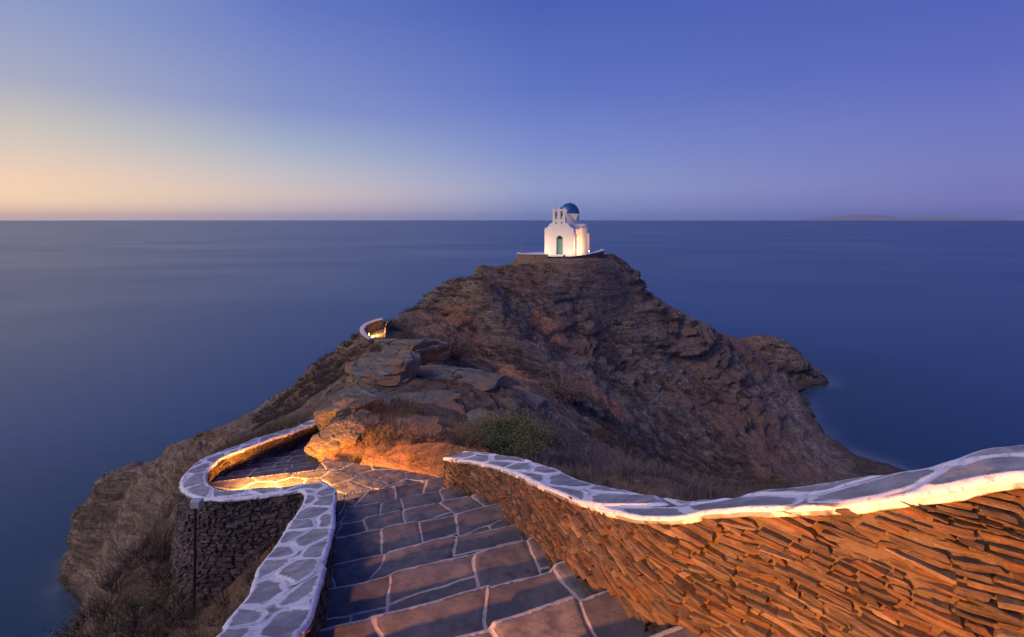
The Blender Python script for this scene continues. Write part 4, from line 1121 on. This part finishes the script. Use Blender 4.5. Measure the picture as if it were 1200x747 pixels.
# paved court of the terrace
def court():
    ang = np.linspace(0, 2*math.pi, 49)[:-1]; rad = 5.9
    V = []; nr = 8
    for r_ in range(nr+1):
        for a in ang: V.append((CH.x + .25 + rad*r_/nr*math.cos(a)*1.0, CH.y + 1.2 + rad*.95*r_/nr*math.sin(a), 24.93 - .004*r_))
    V = np.array(V); X = V[:, 0]; Y = V[:, 1]
    Q = []
    for r_ in range(nr):
        for i in range(48): Q.append((r_*48+i, r_*48+(i+1) % 48, (r_+1)*48+(i+1) % 48, (r_+1)*48+i))
    r1, r2, e, ox, oy = voronoi(X, Y, .6, .5, .9, 15)
    o = link('terrace', np_mesh('terrace', V, np.array(Q)[:, ::-1], False), M['whitewash'])
    tag(o, 'whitewashed court around the chapel', 'terrace', kind='structure')
court()
def church_lamp(loc, aim, energy, label, spot=150, col=(1, .60, .28)):
    root = empty('floodlight', loc); tag(root, label, 'floodlight', 'floodlights around the chapel')
    h = MB(); h.box((0, 0, .10), (.26, .16, .18)); h.build('housing', M['dark'], root, bevel=.01)
    s_ = MB(); s_.tube((0, 0, -.06), (0, 0, .02), .03); s_.box((0, 0, -.055), (.2, .2, .02)); s_.build('bracket', M['dark'], root)
    a = Vector(aim).normalized(); g_ = MB(); q = a.copy(); q.z = 0; q.normalize()
    g_.box((q.x*.13, q.y*.13, .10), (.09, .09, .13), math.atan2(q.y, q.x)); g_.build('glass', M['glass_church'], root)
    ld = bpy.data.lights.new('flood_light', 'SPOT'); ld.energy = energy; ld.color = col; ld.spot_size = math.radians(spot); ld.spot_blend = .7; ld.shadow_soft_size = .12
    lo = bpy.data.objects.new('flood_light', ld); COL.objects.link(lo); lo.location = Vector(loc) + a*.28 + Vector((0, 0, .12)); lo.rotation_euler = a.to_track_quat('-Z', 'Y').to_euler()
FX = Vector((math.cos(-CTH), math.sin(-CTH), 0)); FY = Vector((-math.sin(-CTH), math.cos(-CTH), 0))
def cl(x, y, z): return cb_ + FX*x + FY*y + Vector((0, 0, z))
church_lamp(cl(-3.4, -2.4, 0.0), FX*2.8 + FY*2.6 + Vector((0, 0, 2.4)), 420, 'small floodlight on the terrace left of the chapel door')
church_lamp(cl(4.3, 1.2, .45), FX*-2.2 + FY*.6 + Vector((0, 0, 1.4)), 900, 'bright floodlight by the terrace wall right of the chapel', col=(1, .50, .18), spot=165)
church_lamp(cl(1.9, -2.6, -.05), FX*-.3 + FY*2.6 + Vector((0, 0, 2.8)), 260, 'small floodlight in front of the right corner of the chapel')

# slim flagpole left of the chapel
fp = empty('flagpole', cpx(256, 415, 76)[:2] + (24.9,)); tag(fp, 'slim pale pole on the terrace left of the chapel', 'pole')
m_ = MB(); m_.tube((0, 0, -.1), (0, 0, 2.3), .03, .02); m_.build('pole', M['grey_box'], fp)
m_ = MB(); m_.tube((0, 0, -.1), (0, 0, .12), .09, .07); m_.build('base', M['grey_box'], fp)

# ------------------------------------------------------------------ pole with a grey box below the left parapet
def utility_post():
    x, y, zt_ = px(229, 590, 6.75)
    zg = ground(x, y)
    root = empty('utility_post', (x, y, zg)); tag(root, 'thin black post with a small grey box on top below the curved parapet', 'post')
    h = zt_ - zg
    m_ = MB(); m_.tube((-.02, 0, -.1), (0, 0, h - .05), .018, .018); m_.build('pole', M['dark'], root)
    m_ = MB(); m_.box((.02, 0, h), (.14, .08, .11)); b_ = m_.build('junction_box', M['grey_box'], root, bevel=.012)
    m_ = MB(); m_.box((.02, -.045, h), (.11, .012, .08)); m_.build('lid', M['grey_box'], b_)
    m_ = MB(); m_.tube((0, 0, h*.42), (-.28, .02, h*.30), .012); m_.tube((0, 0, h*.47), (-.24, .04, h*.38), .010); m_.build('brace', M['dark'], root)
utility_post()

# ------------------------------------------------------------------ loose rocks
def rock(name, loc, size, seed, label, mat, strat=True, sub=5, cat='boulder', group=None):
    """angular block of bedded stone: a sphere cut by random planes, then stepped bed by bed"""
    big = sub > 5; nlat, nlon = (300, 520) if big else (120, 200)
    zz = np.linspace(-1, 1, nlat); zz = np.sign(zz)*(1 - (1 - np.abs(zz))**1.6)
    lo = np.linspace(0, 2*math.pi, nlon); Zs, Ls = np.meshgrid(zz, lo, indexing='ij'); rr0 = np.sqrt(np.maximum(1 - Zs**2, 0))
    V = np.stack([rr0*np.cos(Ls), rr0*np.sin(Ls), Zs], -1).reshape(-1, 3)
    rg = np.random.RandomState(seed)
    V = V*(1 + .18*fbm(V[:, 0]*1.3 + seed, V[:, 1]*1.3, V[:, 2]*1.3, 3))[:, None]
    for q in range(20):
        a = rg.rand()*6.283; up = rg.uniform(-.25, .25) if q < 13 else rg.uniform(1.5, 4)*(1 if q % 3 else -1)
        n_ = np.array([math.cos(a), math.sin(a), up]); n_ /= np.linalg.norm(n_); dcl = rg.uniform(.60, .86)
        k = V @ n_ - dcl; V = V - np.outer(np.clip(k, 0, 9)*.97, n_)
    S_ = np.array(size); W_ = V*S_; th_ = (.13 if big else .10)*max(size[2], .5)
    q = (W_[:, 2] + .10*W_[:, 0] - .06*W_[:, 1])/th_ + .5*fbm(W_[:, 0]*.6, W_[:, 1]*.6, W_[:, 2]*.4 + seed, 2)
    ii = np.floor(q); f = np.clip((q - ii - .72)/.28, 0, 1); f = f*f*(3 - 2*f)
    def lv(c_): return vnoise(W_[:, 0]*1.1 + c_*9.1, W_[:, 1]*1.1, c_*3.7 + seed)
    lv_ = lv(ii)*(1 - f) + lv(ii + 1)*f
    amt = (.16 if big else .06) if strat else .02
    W_[:, :2] *= (1 + amt*np.tanh(lv_*2.2))[:, None]
    # open joints across the beds
    r1, r2, e, ox, oy = voronoi(W_[:, 0] + .1*W_[:, 2] + seed, W_[:, 1] + .25*W_[:, 2] + ii*.13, .75*S_[0]*.6, .6*S_[0]*.6, .9, seed)
    W_[:, :2] *= (1 + (r1 - .5)*.07 - .05*np.clip(1 - e/.03, 0, 1))[:, None]; W_[:, 2] += (r2 - .5)*.05*S_[2]
    W_ += .018*np.stack([fbm(W_[:, 0]*5, W_[:, 1]*5, W_[:, 2]*9 + q_, 4) for q_ in (1., 5., 9.)], 1)
    o = link(name, np_mesh(name, W_, grid_quads(nlat, nlon, 0, True), False), mat); o.location = loc; o.rotation_euler = (0, 0, rg.rand()*1.2 - .6)
    tag(o, label, cat, group); return o
def rock_mat(name, a, b_, rust_glow=None):
    m, t, b = new_mat(name); g = t.node('ShaderNodeTexCoord').outputs['Object']
    st = t.mapping(g, (.6, .6, 6), (math.radians(7), math.radians(-8), 0))
    n1 = t.noise(st, 2.2, 8, .7, .6); n2 = t.noise(g, 12, 7, .7)
    c_ = t.mix(t.step(n1, .3, .7), a, b_)
    if rust_glow: c_ = t.mix(t.math('MULTIPLY', t.step(t.noise(g, 1.1, 6, .7), .50, .60), .85), c_, rust_glow)
    c_ = t.mix(1.0, c_, t.ramp(n2, [(.3, .6), (.7, 1.25)]), 'MULTIPLY')
    t.put(b, 'Base Color', c_); b.inputs['Roughness'].default_value = .9
    t.put(b, 'Normal', t.bump(t.math('ADD', n1, t.math('MULTIPLY', n2, .6)), .9, .06))
    return m
M['boulder'] = rock_mat('boulder_ochre', (.13, .10, .07), (.27, .215, .155), (.30, .17, .08))
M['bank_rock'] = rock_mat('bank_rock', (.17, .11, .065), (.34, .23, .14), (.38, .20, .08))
M['boulder_red'] = rock_mat('boulder_red', (.17, .10, .07), (.30, .19, .13))
M['slate'] = rock_mat('slate_ledge', (.12, .115, .09), (.30, .28, .22), (.36, .19, .08))
for (u_, v_, d_, sz_, sd_, lb_) in (
    (528, 462, 19, (2.7, 2.3, 1.5), 31, 'widest grey green slate mass at the middle of the knoll'),
    (448, 452, 17.0, (1.5, 1.6, 1.75), 32, 'tall grey slate block at the left end of the knoll'),
    (490, 486, 14.4, (1.7, 1.3, .95), 33, 'layered slate shelf with rusty edge just above the orange bank'),
    (552, 506, 13.6, (1.3, .9, .5), 37, 'low slate shelf half hidden behind the orange grass'),
    (598, 480, 19.5, (2.3, 1.7, .85), 34, 'low slate ledge sloping down at the right end of the knoll'),
    (478, 418, 24, (2.1, 2.0, 1.4), 35, 'upper slate block just below the distant lit bend'),
    (425, 492, 12.6, (1.15, 1.1, .95), 36, 'rusty slate block between the grey boulders and the shelf')):
    q_ = px(u_, v_, d_); rock('rock_outcrop', (q_[0], q_[1] + .3, q_[2] - sz_[2]*.15), sz_, sd_, lb_, M['slate'], sub=6, cat='rock', group='slate outcrops on the knoll')
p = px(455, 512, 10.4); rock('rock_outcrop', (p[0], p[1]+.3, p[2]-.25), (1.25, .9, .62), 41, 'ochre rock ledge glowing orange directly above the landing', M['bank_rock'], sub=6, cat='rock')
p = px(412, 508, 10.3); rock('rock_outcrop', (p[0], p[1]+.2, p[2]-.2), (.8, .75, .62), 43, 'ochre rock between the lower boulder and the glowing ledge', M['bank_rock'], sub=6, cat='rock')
p = px(398, 530, 9.7); rock('boulder', (p[0]+.0, p[1]+.1, p[2]-.05), (.66, .62, .62), 21, 'lower rounded boulder glowing bright orange beside the lower steps', M['boulder'])
p = px(405, 482, 11.4); rock('boulder', (p[0], p[1]+.2, p[2]-.15), (.9, .8, .55), 22, 'upper ochre boulder above the rounded one, glowing at its left edge', M['boulder'])
p = px(531, 577, 7.45); rock('boulder', (p[0], p[1], p[2]), (.13, .12, .20), 23, 'small tan upright stone at the end of the right parapet', M['boulder_red'], sub=4, cat='stone')

# ------------------------------------------------------------------ vegetation
def blades(n, rad, hgt, spread, width, seed, droop=.3, leaf=0, leaf_size=.03, twig_seg=3):
    """a tuft or bush of thin curved blades growing from the ground, optionally with small leaves"""
    rg = np.random.RandomState(seed); V = []; T = []; tone = []
    Q = []
    for i in range(n):
        a = rg.rand()*2*math.pi; r0 = rad*.25*math.sqrt(rg.rand()); out = spread*rg.rand()**.6
        p = np.array([r0*math.cos(a), r0*math.sin(a), -.04*hgt]); L = hgt*(.55 + .6*rg.rand())*(1 - .35*out)
        aa = a + rg.randn()*.5
        d = np.array([math.cos(aa)*out, math.sin(aa)*out, 1.0]); d /= np.linalg.norm(d)
        side = np.cross(d, rg.randn(3)); side /= np.linalg.norm(side)+1e-9
        w_ = width*(.6 + .8*rg.rand()); tn = rg.rand()
        prev = None; seg_ = L/twig_seg
        for k in range(twig_seg+1):
            f = k/twig_seg; ww = w_*(1 - f*.85)
            V += [p - side*ww, p + side*ww]; tone += [tn*.6 + f*.4]*2
            idx = len(V) - 2
            if prev is not None: Q.append((prev, prev+1, idx+1, idx))
            prev = idx
            if leaf and f > .3:
                for _ in range(leaf):
                    c_ = p + rg.randn(3)*hgt*.05; u_ = rg.randn(3); u_ /= np.linalg.norm(u_); v_ = np.cross(u_, rg.randn(3)); v_ /= np.linalg.norm(v_)+1e-9
                    b0 = len(V); V += [c_ - u_*leaf_size, c_ + v_*leaf_size*.4, c_ + u_*leaf_size, c_ - v_*leaf_size*.4]; tone += [rg.rand()]*4
                    Q.append((b0, b0+1, b0+2, b0+3))
            p = p + d*seg_ + rg.randn(3)*seg_*.12
            d = d + np.array([d[0]*.3, d[1]*.3, -droop*f*.5]) + rg.randn(3)*.10; d /= np.linalg.norm(d)
    return np.array(V), np.array(Q), np.array(tone)
def bush_mesh(name, seed, **kw):
    V, Q, tn = blades(seed=seed, **kw)
    return np_mesh(name, V, Q, False, {'tone': tn})
proto = {
 'dry': [bush_mesh('dry_bush', 100+i, n=520, rad=.5, hgt=.62, spread=1.25, width=.0055, droop=.4, leaf=2, leaf_size=.013, twig_seg=5) for i in range(3)],
 'olive': [bush_mesh('green_bush', 200, n=1500, rad=.9, hgt=.58, spread=1.5, width=.005, droop=.25, leaf=5, leaf_size=.016, twig_seg=5)],
 'grass': [bush_mesh('grass_tuft', 300+i, n=170, rad=.5, hgt=.42, spread=.9, width=.0035, droop=.7, twig_seg=4) for i in range(3)],
}
def bush(kind, u, v, d, s, mat, label, group, hz=1.0, name='dry_bush'):
    x, y, z = px(u, v, d)
    zz = ground(x, y)
    me = random.choice(proto[kind])
    key = me.name + mat
    m2 = bpy.data.meshes.get(key)
    if m2 is None:
        m2 = me.copy(); m2.name = key; m2.materials.clear(); m2.materials.append(M[mat])
    o = bpy.data.objects.new(name, m2); COL.objects.link(o); o.location = (x, y, zz); o.scale = (s, s, s*hz); o.rotation_euler = (0, 0, random.random()*6.28)
    tag(o, label, 'bush', group); return o
bush('olive', 590, 540, 11.2, 1.9, 'olive_leaf', 'large olive green bush behind the end of the right parapet', None, .62, 'green_bush')
bush('dry', 528, 425, 27, 3.8, 'dry_twig', 'broad dark dry bush on the slate knoll', None, .8)
bush('dry', 500, 552, 9.5, .95, 'dry_twig', 'reddish dry bush above the landing beside the parapet end', None, 1.0)
bush('dry', 545, 540, 10.0, 1.0, 'straw', 'pale straw bush left of the olive green bush', None, .9)
bush('dry', 680, 560, 12.5, 2.1, 'purple_twig', 'grey purple bush right behind the middle of the right parapet', None, .7)
bush('dry', 640, 520, 15.5, 1.9, 'purple_twig', 'grey purple bush just right of and above the olive bush', None, .7)
bush('dry', 740, 575, 14, 2.3, 'purple_twig', 'low grey bush lowest on the slope behind the right parapet', None, .6)
bush('dry', 660, 455, 34, 5.0, 'dry_twig', 'wide brown bush in the gully at the middle of the hill', None, .6)

# undergrowth that nobody could count, one mesh per patch kind
def scatter(name, label, mat, region, count, size, seed, kw, nvar=4, accept=None, cat='undergrowth'):
    rg = np.random.RandomState(seed); var = [blades(seed=seed+k, **kw) for k in range(nvar)]
    VV = []; QQ = []; TT_ = []; off = 0; done = 0; tries = 0
    while done < count and tries < count*12:
        tries += 1
        u, v, r = region(rg)
        x, y = u, v
        z = ground(x, y)
        if z < 2.0 or (accept and not accept(x, y, z, rg)): continue
        V, Q, tn = var[rg.randint(nvar)]; a = rg.rand()*6.28; s = size*(.55 + .9*rg.rand())*r
        R2 = np.array([[math.cos(a), -math.sin(a), 0], [math.sin(a), math.cos(a), 0], [0, 0, 1]])
        VV.append(V @ R2.T*s*np.array([1, 1, .7 + .5*rg.rand()]) + [x, y, z]); QQ.append(Q + off); TT_.append(np.clip(tn*.7 + rg.rand()*.45 - .1, 0, 1)); off += len(V); done += 1
    if not VV: return
    me = np_mesh(name, np.concatenate(VV), np.concatenate(QQ), False, {'tone': np.concatenate(TT_)})
    o = link(name, me, M[mat]); tag(o, label, cat, kind='stuff')
def free(x, y, z=None, rg=None, marg=.12):
    a = np.array([x]); b_ = np.array([y])
    if math.hypot(x, y) > 20: return True
    if inside(a, b_, foot)[0]: return False
    return seg_dist(a, b_, fa, fb)[0] > marg
def reg_pix(u0, u1, d0, d1):
    def f(rg):
        d = d0*(d1/d0)**rg.rand(); u = u0 + (u1-u0)*rg.rand(); return (u-600)/F*d, d, 1.0
    return f
# left slope below the parapet
def left_slope(rg):
    x = -2.2 - 12*rg.rand(); y = 2.5 + 15*rg.rand(); return x, y, 1.0
def acc_left(x, y, z, rg):
    return free(x, y) and vnoise(np.array([x*.45]), np.array([y*.45]), np.array([1.0]))[0] > -.55 and z > 12 and not (x > -6 and y > 13)
gk = dict(n=46, rad=.45, hgt=.36, spread=1.0, width=.0042, droop=.7, twig_seg=3)
scatter('dry_grass', 'brown dry grass and scrub on the slope below the left parapet', 'dry_twig', left_slope, 3000, .85, 5, gk, accept=acc_left, cat='grass')
scatter('dry_grass', 'pale straw tufts among the scrub below the left parapet', 'straw', left_slope, 420, .8, 6, gk, accept=acc_left, cat='grass')
scatter('undergrowth', 'olive green low plants on the slope below the left parapet', 'olive_leaf', left_slope, 260, .8, 7, dict(n=60, rad=.6, hgt=.34, spread=1.4, width=.005, droop=.4, twig_seg=3, leaf=2, leaf_size=.02), accept=acc_left)
# orange grass on the bank above the landing
def bank_reg(rg):
    y = 8.6 + 3.6*rg.rand(); x = -3.3 + 4.6*rg.rand()*(y/9); return x, y, 1.0
scatter('dry_grass', 'straw coloured grass on the bank above the landing lit orange', 'straw', bank_reg, 520, .46, 15, dict(n=80, rad=.6, hgt=.36, spread=1.1, width=.0024, droop=.7, twig_seg=4), accept=free, cat='grass')
# behind the right parapet
def right_reg(rg):
    d = 4 + 18*rg.rand(); return (-.05 + .75*rg.rand())*d + .6, d, 1.0
scatter('dry_grass', 'grey brown scrub on the slope behind the right parapet', 'purple_twig', right_reg, 1500, .9, 25, gk, accept=free, cat='grass')
# the hill itself
def hill_reg(rg):
    d = 22*(78/22)**rg.rand(); return (-.5 + 1.05*rg.rand())*d, d, (d/30)**.5
def acc_hill(x, y, z, rg):
    if math.hypot(x - CH.x, y - CH.y) < 7.5 or math.hypot(x - BAY.x, y - BAY.y) < 2.2: return False
    k = vnoise(np.array([x*.16]), np.array([y*.16]), np.array([4.0]))[0] + .5*vnoise(np.array([x*.5]), np.array([y*.5]), np.array([9.0]))[0]
    return z > 7 and k > -.15
scatter('scrub', 'low dry scrub cushions spread over the whole hill', 'scrub', hill_reg, 4200, .85, 35, dict(n=34, rad=.6, hgt=.36, spread=1.7, width=.010, droop=.5, twig_seg=2, leaf=1, leaf_size=.035), accept=acc_hill)

# ------------------------------------------------------------------ evening haze over the sea
hz = bpy.data.materials.new('haze'); hz.use_nodes = True; t = NT(hz.node_tree); t.n.clear()
vo = t.node('ShaderNodeVolumePrincipled'); vo.inputs['Color'].default_value = (.80, .86, 1, 1); vo.inputs['Density'].default_value = 1.15e-5; vo.inputs['Anisotropy'].default_value = .2
t.l.new(vo.outputs[0], t.node('ShaderNodeOutputMaterial').inputs['Volume'])
m_ = MB(); m_.box((0, 0, 228), (84000, 84000, 482)); ho = m_.build('haze', hz); tag(ho, 'thin blue evening haze over the sea', 'haze', kind='stuff')
